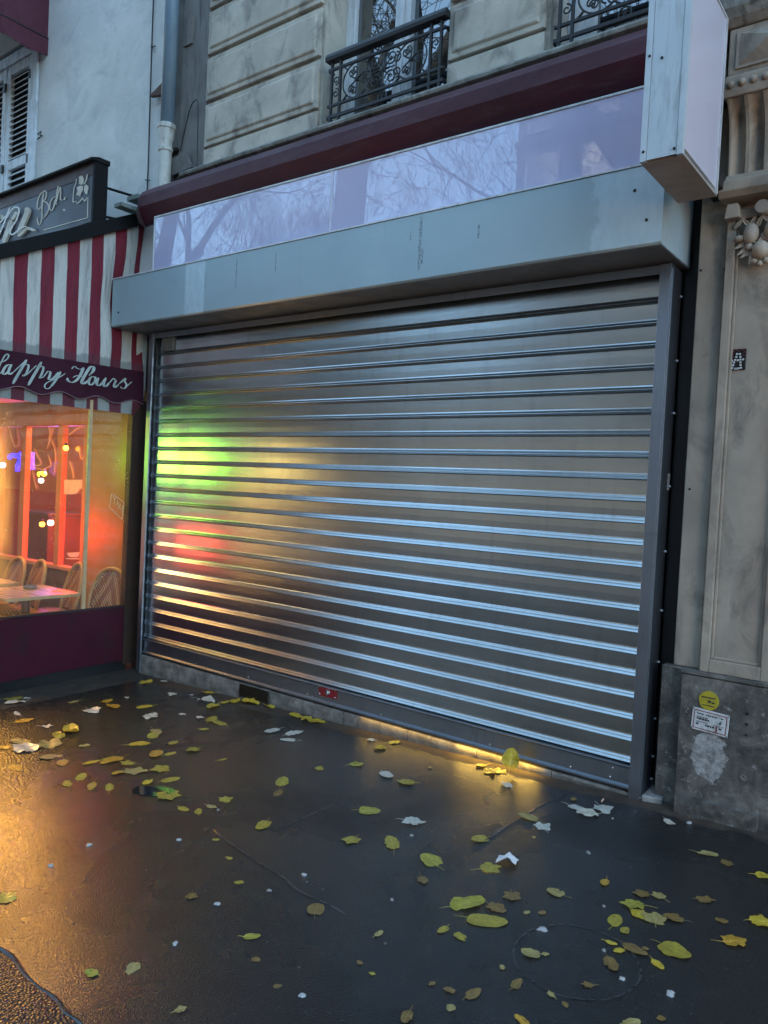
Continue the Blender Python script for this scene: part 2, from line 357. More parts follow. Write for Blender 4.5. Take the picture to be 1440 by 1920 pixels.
# ---- wrought iron railings
IRON=M('wrought_iron',(.014,.014,.016),(.024,.022,.022),30,.45,metal=.3,bump=.2,bscale=200)
def spiral(cx,cz,r0,r1,a0,turns,y,n=22):
    return [(cx+(r0+(r1-r0)*t/n)*math.cos(a0+2*PI*turns*t/n),y,cz+(r0+(r1-r0)*t/n)*math.sin(a0+2*PI*turns*t/n)) for t in range(n+1)]
def railing(x0,x1,label):
    y=-.02; e=empty('window_railing',((x0+x1)/2,y,4.0),label,'railing'); W=x1-x0
    MB().extrude([(y-.028,4.405),(y+.028,4.405),(y+.032,4.43),(y+.02,4.458),(y-.02,4.458),(y-.032,4.43)],'x',x0-.045,x1+.04).build('handrail',IRON,e,bevel=.004)
    b=MB()
    for z,h in((4.345,.016),(4.105,.016),(4.028,.02)): b.box(x0-.03,x1+.03,y-.008,y+.008,z,z+h)
    for x in(x0,x0+.075,x1-.075,x1): b.box(x-.008,x+.008,y-.0085,y+.0085,4.0,4.406)
    for x in(x0-.03,x1+.03): 
        for z in(4.345,4.028): b.box(x-.008,x+.008,y+.0085,y+.05,z,z+.016)
    b.build('bars',IRON,e)
    s=MB(); yc=y; r=.0052; zc=4.233
    cs=[x0+.075+.145,(x0+x1)/2,x1-.075-.145]
    for k,cx in enumerate(cs):
        if k!=1:
            s.tube([(cx+.118*math.cos(2*PI*i/28),yc,zc+.115*math.sin(2*PI*i/28)) for i in range(28)],r,6,True)
            for a in range(6):
                t=a*PI/3+.5; sg=1 if a%2 else -1
                s.tube([(cx+q*math.cos(t),yc,zc+q*math.sin(t)) for q in(.012,.045,.07)],[.006,.005,.0045],6)
                s.tube(spiral(cx+.073*math.cos(t+.34*sg),zc+.073*math.sin(t+.34*sg),.030,.008,t+PI*(.5 if sg>0 else -.5),1.25*sg,yc),.0045,6)
            s.lathe([(.0,-.012),(.014,-.009),(.017,0),(.014,.009),(0,.012)],(cx,yc,zc),12,'y')
            for a in(PI/4,3*PI/4,5*PI/4,7*PI/4):
                s.tube([(cx+.118*math.cos(a),yc,zc+.115*math.sin(a)),(cx+.15*math.cos(a),yc,zc+.15*math.sin(a)),(cx+.172*math.cos(a),yc,zc+.152*math.sin(a))],[.006,.008,.003],6)
        else:
            for a in range(8):
                t=a*PI/4; s.tube([(cx+q*math.cos(t),yc,zc+q*math.sin(t)) for q in(.01,.05,.092)],[.009,.005,.004],6)
            for sx in(-1,1):
                for sz in(-1,1):
                    s.tube(spiral(cx+sx*.062,zc+sz*.062,.048,.010,(0 if sx<0 else PI),1.45*sx*sz,yc),r,6)
                    s.tube(spiral(cx+sx*.105,zc+sz*.045,.036,.008,PI/2*sz,1.3*-sx*sz,yc),r,6)
            s.lathe([(0,-.014),(.018,-.010),(.022,0),(.018,.010),(0,.014)],(cx,yc,zc),12,'y')
            s.tube([(cx+.034*math.cos(2*PI*i/18),yc,4.066+.030*math.sin(2*PI*i/18)) for i in range(18)],.005,6,True)
            for a in range(3): s.tube([(cx+.032*math.cos(a*PI/3),yc,4.066+.028*math.sin(a*PI/3)),(cx-.032*math.cos(a*PI/3),yc,4.066-.028*math.sin(a*PI/3))],.003,5)
            for sx in(-1,1): s.tube(spiral(cx+sx*.03,4.378,.024,.006,PI if sx>0 else 0,1.2*sx,yc,16),.004,6)
            for sx in(-1,1): s.tube([(cx+sx*.02,yc,4.36),(cx+sx*.06,yc,4.375),(cx+sx*.10,yc,4.40)],[.004,.005,.002],6)
    for x in((x0+.0375),(x1-.0375)):
        for sz in(-1,1): s.tube(spiral(x,zc+sz*.042,.030,.007,-PI/2*sz,1.2*sz*(1 if x<(x0+x1)/2 else -1),yc,16),.0045,6)
    s.build('scrollwork',IRON,e,smooth=50)
railing(1.95,2.83,'black wrought iron railing with scrolls across the casement window left of centre at the top')
railing(3.61,4.34,'black wrought iron railing partly hidden behind the white box sign at top right')

# ================================================================== PLASTER BUILDING (left)
PLAST=M('grey_plaster',(.64,.62,.585),(.53,.515,.49),1.5,.9,bump=.35,bscale=7,bdist=.02,c3=(.41,.41,.40),streak=(.8,.8,.9),lo=.3,hi=.6)
pb=empty('plaster_building',(-1.5,0,2.4),'rough whitish plastered building on the left above the bar awning','building')
pw=MB(); zs0=4.25
for x0,x1,z0,z1 in((-9,-3.6,2.3,7),(-1.96,-.172,2.3,7),(-.172,.13,3.175,7),(-3.6,-1.96,2.3,zs0),(-3.6,-1.96,5.86,7)): pw.box(x0,x1,.0,.35,z0,z1)
pw.build('wall',PLAST,pb)
MB().box(.13,.27,.035,.35,2.6,7).build('wall_return',LIME_D,pb)
MB().box(-3.6,-1.96,.3,.34,zs0,5.86).build('window_back',BLACK,pb)
SHW=M('shutter_paint',(.60,.62,.64),(.48,.50,.52),9,.5,bump=.15,bscale=80,c3=(.25,.24,.22),streak=(5,5,1))
fr=MB().box(-2.10,-1.975,-.02,.08,zs0,5.80).box(-3.6,-2.10,-.012,.08,5.70,5.80); fr.build('window_frame',SHW,pb,bevel=.005)
def lshutter(x0,x1):
    s=MB(); y0,y1=.0,.045; a=.075
    s.box(x0,x0+a,y0,y1,zs0,5.69).box(x1-a,x1,y0,y1,zs0,5.69)
    for z0,z1 in((zs0,zs0+.10),(4.63,4.72),(5.60,5.69)): s.box(x0+a,x1-a,y0+.003,y1-.003,z0,z1)
    o=s.build('louvred_shutter',SHW,pb,bevel=.004); l=MB()
    for lo,hi in((zs0+.10,4.63),(4.72,5.60)):
        n=int((hi-lo)/.058)
        for i in range(n):
            z=lo+.012+(hi-lo-.012)*i/n
            l.extrude([(y0+.002,z),(y0+.006,z-.004),(y1-.002,z+.038),(y1-.006,z+.042)],'x',x0+a-.004,x1-a+.004)
    l.build('slats',SHW,o); MB().box(x0+a,x1-a,y1+.002,y1+.006,zs0+.1,5.6).build('backing',BLACK,o)
    MB().box(x1-.03,x1+.012,-.02,-.001,5.45,5.53).box(x1-.03,x1+.012,-.02,-.001,4.62,4.70).build_each('hinge',IRON,o)
lshutter(-2.615,-2.105); lshutter(-3.14,-2.63)
MB().tube([(-1.86,-.002,4.82),(-1.86,-.05,4.82),(-1.80,-.05,4.83),(-1.80,-.05,4.78),(-1.86,-.05,4.77),(-1.86,-.03,4.80)],.006,6).build('shutter_catch',IRON,pb)
# burgundy window awning
BURG=M('burgundy_canvas',(.085,.010,.024),(.06,.007,.018),5,.75,bump=.25,bscale=300,bdist=.001)
wa=empty('window_awning',(-2.5,0,5.7),'burgundy canvas window awning over the louvred shutters in the top left corner','awning')
prof=[(0,6.75),(-.25,6.62),(-.55,6.3),(-.8,5.755),(-.8,5.745),(0,5.745)]
MB().add([(-1.83,p[0],p[1]) for p in prof],[(0,1,2,3,4,5)]).add([(-1.85,p[0],p[1]) for p in prof],[(5,4,3,2,1,0)]).add([(-1.86,p[0],p[1]) for p in prof[:4]]+[(-3.7,p[0],p[1]) for p in prof[:4]],[(i,i+1,i+5,i+4) for i in range(3)]).build('cover',BURG,wa,fix=False)
MB().slab([(-1.825,0,5.735),(-1.825,-.81,5.735),(-1.825,-.81,5.58),(-1.825,-.6,5.555),(-1.825,-.4,5.585),(-1.825,-.2,5.555),(-1.825,0,5.58)],(.006,0,0)).slab([(-1.83,-.815,5.735),(-3.7,-.815,5.735),(-3.7,-.815,5.58),(-1.83,-.815,5.58)],(0,-.006,0)).build('valance',BURG,wa)
MB().tube([(-1.818,0,5.742),(-1.818,-.815,5.742)],.007,6).build('piping',BLACK,wa)
# downpipe
dp=empty('downpipe',(.215,-.08,3.85),'rain pipe with blue-grey upper length and cream iron foot between the two buildings','pipe')
MB().tube([(.235,-.08,6.8),(.235,-.08,4.385)],.057,20).build('upper_pipe',M('blue_pvc',(.16,.235,.30),(.13,.19,.25),3,.42,bump=.06,c3=(.25,.27,.28),streak=(8,8,.6)),dp,smooth=True)
CREAM=M('cream_iron',(.52,.50,.45),(.43,.42,.38),8,.55,bump=.25,c3=(.2,.16,.12),streak=(7,7,1))
MB().lathe([(.050,3.80),(.050,4.17),(.058,4.175),(.058,4.20),(.051,4.205),(.052,4.25),(.064,4.29),(.066,4.345),(.073,4.35),(.073,4.385),(.055,4.39)],(.225,-.08,0),24).build('lower_pipe',CREAM,dp,smooth=40)
MB().box(.12,.28,-.02,.034,4.20,4.222).build('pipe_clamp',IRON,dp)
cb=MB().tube(smooth_path([(-.125,-.012,6.8),(-.122,-.012,5.6),(-.112,-.014,5.0),(-.10,-.012,4.2),(-.098,-.012,3.92)],5),.006,6)
cb=cb.build('wall_cable',BLACK); tag(cb,'thin dark cable running straight down the pale plaster left of the rain pipe','cable')
hk=MB()
for z in(5.12,4.02): hk.tube([(-.118,.002,z+.02),(-.118,-.02,z+.02),(-.05,-.025,z)],.005,6)
hk.build_each('cable_hook',IRON,cb)
br=MB().slab([(-.06,-.06,4.70),(.16,-.06,4.66),(.16,-.06,4.78)],(0,.04,0)).build('pipe_bracket',M('rust',(.10,.05,.035),(.06,.03,.02),20,.8),dp)
lp=MB().tube(smooth_path([onY(338,282,.0),onY(345,250,-.01),onY(356,205,-.02),onY(364,190,-.02),onY(371,192,-.02),onY(371,240,-.01),onY(370,290,.0),onY(369,315,.0)],6),.0045,6).build('loose_cable',BLACK)
tag(lp,'thin black cable looping over the dark stone bay right of the rain pipe','cable')
sl=MB().add([onY(318,300,-.02),onY(350,283,-.03),onY(362,312,-.03),onY(320,330,-.02),onY(318,300,.02),onY(350,283,.02),onY(362,312,.02),onY(320,330,.02)],[(0,1,2,3),(4,7,6,5),(0,4,5,1),(1,5,6,2),(2,6,7,3),(3,7,4,0)]).build('stone_stub',LIME_D)
tag(sl,'broken dark stone stub jutting out just right of the rain pipe foot','stone')
# ================================================================== PILASTER BUILDING (right)
BEIGE=M('painted_beige_stone',(.39,.32,.245),(.265,.22,.172),2.6,.8,bump=.22,bscale=70,bdist=.003,c3=(.15,.125,.098),streak=(2.2,2.2,1.1),lo=.3,hi=.62)
GRIME,nt,b=nodes('grimy_plinth'); P=coords(nt); PS=coords(nt,(7,7,1.2))
n1=noise_tex(nt,P,6,9,.68,.8).outputs['Fac']; n2=noise_tex(nt,PS,2.4,8,.68,.5).outputs['Fac']
c=ramp(nt,n1,[(.32,(.026,.024,.021)),(.52,(.085,.077,.066)),(.68,(.20,.182,.155))]).outputs['Color']
c=mix(nt,ramp(nt,n2,[(.50,0),(.72,.8)]).outputs['Color'],c,(.14,.125,.105)); c=mix(nt,ramp(nt,noise_tex(nt,P,28,6,.7).outputs['Fac'],[(.60,0),(.70,1)]).outputs['Color'],c,(.24,.23,.215))
# pale patch where the render has fallen off
sep=nt.nodes.new('ShaderNodeSeparateXYZ'); L(nt,P,sep.inputs[0]); wb=noise_tex(nt,P,11,6,.7).outputs['Fac']
dx=fmath(nt,'DIVIDE',fmath(nt,'SUBTRACT',sep.outputs['X'],4.615),.085); dz=fmath(nt,'DIVIDE',fmath(nt,'SUBTRACT',sep.outputs['Z'],.335),.125)
dd=fmath(nt,'ADD',fmath(nt,'ADD',fmath(nt,'POWER',fmath(nt,'ABSOLUTE',dx),2.6),fmath(nt,'POWER',fmath(nt,'ABSOLUTE',dz),2.6)),fmath(nt,'MULTIPLY',fmath(nt,'SUBTRACT',wb,.5),4.6))
msk=ramp(nt,dd,[(.84,1),(.90,0)]).outputs['Color']
pc=ramp(nt,noise_tex(nt,P,45,8,.75).outputs['Fac'],[(.33,(.10,.095,.09)),(.5,(.26,.25,.235)),(.68,(.42,.41,.39))]).outputs['Color']
c=mix(nt,msk,c,pc); L(nt,c,b.inputs['Base Color']); b.inputs['Roughness'].default_value=.85
h=fmath(nt,'SUBTRACT',fmath(nt,'ADD',fmath(nt,'MULTIPLY',n1,1.0),fmath(nt,'MULTIPLY',noise_tex(nt,P,60,6,.7).outputs['Fac'],.6)),fmath(nt,'MULTIPLY',msk,.7)); bumpn(nt,b,h,.7,.012)
qb=empty('pilaster_building',(4.7,.12,.0),'beige painted classical shopfront with fluted pilaster on the right','building')
MB().box(4.382,12,.13,.5,-.3,7).build('wall',BEIGE,qb)
MB().box(4.386,4.515,.095,.129,.735,3.95).build('flat_strip',BEIGE,qb,bevel=.006)
pl=MB(); xa,xb=4.523,4.84; zb,ztp=.735,2.98
yo,yi=.055,.082
i0,i1,z0,z1=4.566,4.797,.80,2.93
pl.box(xa,i0,yo,.1285,zb,ztp).box(i1,xb,yo,.1285,zb,ztp).box(i0,i1,yo,.1285,zb,z0).box(i0,i1,yo,.1285,z1,ztp).box(i0,i1,yi,.128,z0,z1)
pl.build('pilaster',BEIGE,qb,bevel=.005)
mo=MB(); w=.014
for (x0,x1,a,b_) in((i0,i0+w,z0,z1),(i1-w,i1,z0,z1)): mo.box(x0,x1,yi-.012,yi-.0005,a,b_)
mo.box(i0+w,i1-w,yi-.012,yi-.0005,z0,z0+w).box(i0+w,i1-w,yi-.012,yi-.0005,z1-w,z1); mo.build('panel_moulding',BEIGE,qb,bevel=.004)
MB().box(4.9,5.5,.06,.129,.735,3.95).build('side_panel',BEIGE,qb,bevel=.006)
# console above the pilaster
cx=4.69; hw=.175
cp_=MB()
cp_.extrude([(.13,3.015),(-.02,3.015),(-.045,3.04),(-.045,3.085),(-.015,3.10),(-.005,3.125),(.13,3.125)],'x',cx-hw-.02,cx+hw+.02)
cp_.extrude([(.13,3.445),(-.115,3.445),(-.12,3.47),(-.12,3.53),(-.11,3.545),(.13,3.545)],'x',cx-hw,cx+hw)
cp_.extrude([(.13,3.546),(-.09,3.546),(-.095,3.56),(-.095,3.765),(.13,3.765)],'x',cx-hw+.006,cx+hw-.006)
cp_.build_each('console_block',BEIGE,qb,bevel=.004)
# fluted front, swelling outwards at the top
fl=MB(); prof=[(3.126,.0),(3.2,-.004),(3.28,-.012),(3.35,-.03),(3.40,-.06),(3.444,-.105)]
nf=40
for k in range(len(prof)-1):
    pass
vs=[];fs=[]
for z,y in prof:
    for i in range(nf+1):
        t=i/nf; f=(t*4)%1; d=.038*math.sin(PI*max(0,min(1,(f-.14)/.72)))**.6 if .14<f<.86 else 0
        vs.append((cx-hw+.012+t*(2*hw-.024),y+d*(1 if z<3.43 else .2),z))
for k in range(len(prof)-1):
    for i in range(nf): a=k*(nf+1)+i; fs.append((a,a+1,a+nf+2,a+nf+1))
fl.add(vs,fs)
for sx in(-1,1):
    x=cx+sx*(hw-.012); fl.add([(x,y,z) for z,y in prof]+[(x,.13,z) for z,y in prof],[(i,i+1,i+1+len(prof),i+len(prof)) for i in range(len(prof)-1)])
fl.build('flutes',BEIGE,qb,smooth=35)
dm=MB(); y=-.096
dm.box(cx-.135,cx+.135,-.104,y+.0005,3.575,3.745); c0=Vector((cx+.02,-.15,3.67)); q=[(cx-.12,-.1045,3.588),(cx+.12,-.1045,3.588),(cx+.12,-.1045,3.733),(cx-.12,-.1045,3.733)]
dm.add(q+[c0],[(0,1,4),(1,2,4),(2,3,4),(3,0,4)]); dm.build('diamond_boss',BEIGE,qb)
bd=MB()
for i in range(7): bd.ball((cx-hw+.03+i*.049,-.123,3.497),.017,10)
bd.build('bead_row',BEIGE,qb,smooth=True)
fr=MB()   # fruit and leaf drop under the console
rnd=random.Random(5)
for px,pz,r,sc in((cx-.052,2.845,.040,(.9,.9,1.25)),(cx+.040,2.850,.040,(.9,.9,1.25)),(cx-.005,2.765,.040,(1,1,1.1)),(cx-.10,2.83,.020,(1.4,1,.8)),(cx+.095,2.83,.020,(1.4,1,.8)),(cx-.055,2.785,.018,(1,1,1)),(cx+.05,2.785,.018,(1,1,1)),(cx-.03,2.715,.014,(1,1,1)),(cx+.022,2.712,.014,(1,1,1)),(cx-.005,2.70,.013,(1,1,1))):
    fr.ball((px,.035,pz),r,12,sc)
def leafb(mb,c,ang,ln,wd,tilt=.4):
    m=MB().ball((0,0,0),1,10,(ln,.28*wd,wd)); ca,sa=math.cos(ang),math.sin(ang)
    for v in m.v:
        t=(v.x/ln+1)/2; v.z*=(1-.75*t); v.y-=tilt*ln*t*t-.010*math.cos(v.z/wd*6)*.5; x,z=v.x*ca-v.z*sa,v.x*sa+v.z*ca; v.x,v.z=x+c[0],z+c[2]; v.y+=c[1]
    mb.add(m.v,m.f)
for k in range(13):
    a=PI+PI*k/12; leafb(fr,(cx+.085*math.cos(a),.050,2.83+.10*math.sin(a)),a+rnd.uniform(-.3,.3),.040+.012*rnd.random(),.020)
for k in range(8): leafb(fr,(cx-.11+.031*k,.045,2.905),PI/2+rnd.uniform(-.9,.9),.035,.016)
for k in range(6): leafb(fr,(cx-.06+.024*k,.035,2.80+.02*(k%2)),-PI/2+rnd.uniform(-.8,.8),.03,.014)
fr.build('fruit_drop',BEIGE,qb,smooth=True)
gt=MB()
for sx in(-1,1): gt.extrude([(cx+sx*.135-.035,2.925),(cx+sx*.135+.035,2.925),(cx+sx*.135+.024,2.992),(cx+sx*.135-.024,2.992)],'y',.0,.054)
gt.build_each('gutta',BEIGE,qb,bevel=.003)
MB().lathe([(0,-.002),(.03,.0),(.034,.012),(.034,.05)],(cx-.005,.0,2.958),20,'y').build('roundel',BEIGE,qb,smooth=40)
MB().extrude([(.129,3.77),(-.10,3.77),(-.13,3.80),(-.15,3.84),(-.15,3.92),(-.05,3.945),(.129,3.945)],'x',4.44,9).extrude([(.129,3.95),(-.06,3.95),(-.06,4.06),(-.10,4.09),(-.12,4.14),(-.12,4.22),(.129,4.22)],'x',4.44,9).build('cornice',LEDGE,qb,bevel=.004)
pd=MB()
def rough_box(x0,x1,y0,y1,z0,z1,s,nx=14,nz=20,seed=0,base=False):
    vs=[];fs=[]
    for i in range(nx+1):
        for j in range(nz+1):
            x=x0+(x1-x0)*i/nx; z=z0+(z1-z0)*j/nz
            d=s*(noise.noise(Vector((x*9,z*9,seed)))+.5*noise.noise(Vector((x*26,z*26,seed))))
            if base: t=max(0,1-j/(nz*.22)); d-=.03*t*(.5+.8*noise.noise(Vector((x*8,4,seed)))) 
            vs.append((x,y0+d,z))
    for i in range(nx):
        for j in range(nz): a=i*(nz+1)+j; fs.append((a,a+nz+1,a+nz+2,a+1))
    o=len(vs); n=nz+1
    for i in(0,nx):
        for j in range(nz+1): vs.append((x0+(x1-x0)*i/nx,y1,z0+(z1-z0)*j/nz))
    for j in range(nz):
        fs.append((j,j+1,o+j+1,o+j)); a=nx*n+j; fs.append((a+1,a,o+n+j,o+n+j+1))
    top=[i*n+nz for i in range(nx+1)]; fs.append(tuple(top+[o+n+nz,o+nz])); 
    return vs,fs
pd.add(*rough_box(4.345,4.455,.055,.128,.0,.728,.004,6,24,1)); pd.add(*rough_box(4.457,5.6,.012,.128,-.02,.715,.006,60,40,2,True)); pd.extrude([(.128,.729),(.02,.716),(.012,.722),(.012,.734),(.05,.7345),(.128,.7345)],'x',4.45,5.6); pd.extrude([(.128,.7285),(.052,.7285),(.055,.734),(.128,.734)],'x',4.345,4.449)
pd.build('plinth',GRIME,qb,smooth=50)
rk=MB(); rk.add(*rough_box(4.47,4.84,-.035,.02,-.03,.13,.02,24,10,7,True)); rk.build('crumbled_base',GRIME,qb,smooth=60)
ho=MB()
for u,v in((1401,1338),(1400,1358),(1399,1378)): p=onY(u,v,.008); ho.lathe([(.0,-.004),(.006,-.003),(.007,.01)],p,10,'y')
ho.build_each('wall_plug',BLACK,qb)
so=MB()
for u,v in((1314,507),(1359,504),(1293,917)): p=onY(u,v,.094); so.lathe([(.0,-.003),(.006,-.002),(.007,.01)],p,10,'y')
so.build_each('bolt_hole',BLACK,qb)

# ---- stickers, plaques
YEL=M('yellow_sticker',(.42,.34,.02),(.30,.24,.02),30,.5,bump=.05); WPL=M('white_plate',(.58,.58,.57),(.42,.42,.40),14,.4,bump=.05,c3=(.2,.19,.17),streak=(14,14,5)); RED=M('red_print',(.22,.02,.03),(.15,.02,.025),20,.5,bump=0); INK=M('black_print',(.02,.02,.022),(.04,.04,.04),20,.5,bump=0)
yf=.0045
c=onY(1329,1314,yf); st=MB().lathe([(.046,.0),(.046,.006)],c,32,'y').build('round_sticker',YEL)
tag(st,'round yellow sticker on the grimy plinth just above the small white notice plate','sticker')
pk=MB(); 
for a,b2,z0,z1 in((-.034,.030,.012,.018),(-.004,.010,-.010,.002),(.014,.028,-.012,-.004),(-.03,.028,-.026,-.022)): pk.box(c.x+a,c.x+b2,c.y-.0012,c.y-.0002,c.z+z0,c.z+z1)
pk.build('printing',INK,st)
pc=onY(1331,1354,yf); e=empty('notice_plate',pc,'small white screwed notice plate with dark red border on the grimy plinth','plate')
ax=Vector((1,0,-.06)); az=Vector((.05,0,1))
def PP(a,b2,d=0): return pc+ax*a+az*b2+Vector((0,-d,0))
hw2,hh=.085,.054
MB().slab([PP(-hw2,-hh),PP(hw2,-hh),PP(hw2,hh),PP(-hw2,hh)],(0,.004,0)).build('plate',WPL,e,bevel=.002)
bo=MB(); i=.009;t=.0035
for a0,a1,b0,b1 in((-hw2+i,hw2-i,hh-i-t,hh-i),(-hw2+i,hw2-i,-hh+i,-hh+i+t),(-hw2+i,-hw2+i+t,-hh+i+t,hh-i-t),(hw2-i-t,hw2-i,-hh+i+t,hh-i-t)): bo.slab([PP(a0,b0,.0012),PP(a1,b0,.0012),PP(a1,b1,.0012),PP(a0,b1,.0012)],(0,.001,0))
bo.build('border',RED,e)
tx=MB(); rnd=random.Random(3)
for row,(bz,h) in enumerate(((.026,.006),(.012,.004),(.0,.009),(-.012,.003),(-.026,.009))):
    a=-.062
    while a<.055:
        w=.004+.010*rnd.random()
        if rnd.random()<.8: tx.slab([PP(a,bz,.0012),PP(a+w,bz,.0012),PP(a+w,bz+h,.0012),PP(a,bz+h,.0012)],(0,.001,0))
        a+=w+.003
tx.build('printing',INK,e)
MB().slab([PP(.030,-.040,.0022),PP(.036,-.040,.0022),PP(.036,-.010,.0022),PP(.030,-.010,.0022)],(0,.001,0)).build('red_mark',RED,e)
sc=MB()
for a in(-1,1):
    for b2 in(-1,1): sc.lathe([(0,-.003),(.003,-.002),(.0035,.001)],PP(a*(hw2-.005),b2*(hh-.005)),8,'y')
sc.build_each('screw',IRON,e)
# mosaic tile with a white A
mc=onY(1383,674,.0765); e=empty('mosaic_tile',mc,'small black mosaic tile with a white letter A set on the beige pilaster','tile')
MB().box(mc.x-.037,mc.x+.037,mc.y,mc.y+.0045,mc.z-.051,mc.z+.051).build('tile',M('black_tile',(.008,.006,.006),(.012,.010,.01),30,.25,bump=.1),e,bevel=.002)
wt=MB(); rt=MB(); S=.074/690.
def mp_(px,py): return mc.x+(px-685)*S*1.0,mc.z-((py-670)*S*1.27/1.27*1.28)
def tess(mb,px,py,s=.0044):
    x,z=mp_(px,py); x+=(py-670)*.00004*.5*0; mb.box(x-s,x+s,mc.y-.003,mc.y-.0003,z-s,z+s)
for p in((655,480),(770,485),(630,580),(795,585),(585,685),(450,705),(695,700),(805,685),(920,682),(545,770),(820,780),(515,868),(830,875),(480,965),(850,970),(620,992),(680,990),(745,985)): tess(wt,*p)
for p in((530,365),(640,345),(735,370),(840,330),(930,335),(470,460),(965,430),(500,570),(935,525)): tess(rt,*p,.0038)
wt.build('white_tesserae',M('white_tessera',(.55,.56,.54),(.45,.46,.44),40,.35,bump=.05),e); rt.build('red_tesserae',M('red_tessera',(.10,.02,.03),(.07,.015,.02),40,.35,bump=.05),e)

# ================================================================== ROLLER SHUTTER
def steel(name,base,rough,rv=.06,bump=.04,aniso=.0,dirt=True):
    m,nt,b=nodes(name); v=coords(nt,(.35,9,9)); n1=noise_tex(nt,v,5,4,.5); v2=coords(nt,(1,1,1)); n2=noise_tex(nt,v2,1.7,6,.6,.3)
    c=ramp(nt,n2.outputs['Fac'],[(.3,tuple(x*.86 for x in base)),(.7,base)]).outputs['Color']
    if dirt:
        v3=coords(nt,(14,14,1.6)); n3=noise_tex(nt,v3,2,6,.6); c=mix(nt,ramp(nt,n3.outputs['Fac'],[(.55,0),(.75,.6)]).outputs['Color'],c,tuple(x*.6 for x in base)); n4=noise_tex(nt,coords(nt,(1.2,1.2,5)),2.3,8,.7,.5); c=mix(nt,ramp(nt,n4.outputs['Fac'],[(.56,0),(.74,.5)]).outputs['Color'],c,tuple(x*.62 for x in base))
    L(nt,c,b.inputs['Base Color']); b.inputs['Metallic'].default_value=1
    f=fmath(nt,'ADD',fmath(nt,'MULTIPLY',n1.outputs['Fac'],rv*2),rough-rv); f=fmath(nt,'ADD',f,fmath(nt,'MULTIPLY',n2.outputs['Fac'],rv)); L(nt,f,b.inputs['Roughness'])
    big=noise_tex(nt,coords(nt,(1,1,.5)),1.1,2); bumpn(nt,b,big.outputs['Fac'],bump,.03); return m
GALV=steel('galvanised_slat',(.54,.57,.575),.24,.02,.16); BAR=steel('aluminium_bar',(.36,.39,.43),.36,.05,.05); RAIL=steel('aluminium_rail',(.33,.35,.39),.40,.06,.05)
XL,XR,ZT=.0,4.285,2.7484
rs=empty('roller_shutter',(2.14,.03,.07),'closed galvanised steel roller shutter across the whole shopfront','shutter')
p=.1128; prof=[]
ztop=.197+p*22.45
k=0
z=ztop
prof.append((.060,z))
nsl=22
zs=[.197+p*(nsl-i) for i in range(nsl)]
rsl=random.Random(9); curt=MB(); outl=[(.056,ztop)]
for zt_ in zs:
    tl=rsl.uniform(-.0007,.0007); outl+=[(.0520+tl,zt_-.0005),(.0516,zt_-.04),(.0520-tl,zt_-.0755),(.0505,zt_-.0825),(.0430,zt_-.0925),(.0452,zt_-.0942),(.0447,zt_-.0965),(.0365,zt_-.1072),(.0345,zt_-.1082),(.0355,zt_-.1093),(.0505,zt_-.1118)]
n=len(outl); xs=[.035+ (4.25-.035)*i/30 for i in range(31)]
vs=[];fs=[]
for x in xs:
    for (y,z) in outl: vs.append((x,y+.0009*noise.noise(Vector((x*.9,z*3,2))),z))
for i in range(30):
    for j in range(n-1): a=i*n+j; fs.append((a,a+1,a+n+1,a+n))
curt.add(vs,fs); co_=curt.build('slat_curtain',GALV,rs,fix=False)
bb=MB().extrude([(.030,.070),(.018,.066),(.010,.070),(.010,.078),(.028,.088),(.030,.172),(.016,.181),(.013,.186),(.014,.190),(.032,.1935),(.06,.1945),(.06,.070)],'x',.037,4.248).build('bottom_bar',BAR,rs,smooth=30)
rv=MB()
for x,z in((.75,.10),(1.35,.105),(1.95,.10),(2.0,.095),(2.6,.10),(2.9,.182),(3.4,.10),(3.9,.10),(4.12,.105),(4.13,.155)): rv.lathe([(0,-.004),(.004,-.003),(.005,.002)],(x,.029,z),10,'y')
rv.build_each('rivet',WHITE,bb)
for x0,x1,zb,lab in((XL,XL+.053,-.10,None),(XR-.056,XR,.030,None)):
    right=x0>1
    r=MB()
    r.box(x0,x1,.0,.006,zb,ZT); ob=(x1-.004,x1) if right else (x0,x0+.004); ib=(x0,x0+.004) if right else (x1-.004,x1)
    r.box(ob[0],ob[1],.0065,.185,zb+.01,ZT); r.box(ib[0],ib[1],.0065,.013,zb,ZT)
    for q in(.012,.026): xx=(x1+.0005) if right else (x0-.0035); r.box(xx,xx+.003,q,q+.004,zb+.02,ZT-.02)
    r.box(x0+.004,x1-.004,.10,.105,zb+.01,ZT)
    o=r.build('guide_rail',RAIL,rs,bevel=.0012)
    if right:
        s=MB()
        for z in(2.62,2.29,2.02,1.64,1.30,.99,.72,.42,.22,.10): 
            s.lathe([(.0,.010),(.005,.008),(.0065,.0)],(x1+.001,.172,z),10,'x'); 
        s.build_each('screw_head',WHITE,o)
MB().box(XL,XR,.0065,.012,ZT-.045,ZT-.002).build('top_trim',BAR,rs)
# housing
HOUS,nt,b=nodes('housing_paint'); P=coords(nt); 
n2=noise_tex(nt,P,2.2,7,.65,.5).outputs['Fac']; c=ramp(nt,n2,[(.3,(.285,.37,.40)),(.7,(.325,.41,.435))]).outputs['Color']
vst=noise_tex(nt,coords(nt,(9,9,.7)),3,7,.66,.3).outputs['Fac']; c=mix(nt,ramp(nt,vst,[(.63,0),(.74,.55)]).outputs['Color'],c,(.28,.33,.345))
sep=nt.nodes.new('ShaderNodeSeparateXYZ'); L(nt,P,sep.inputs[0])
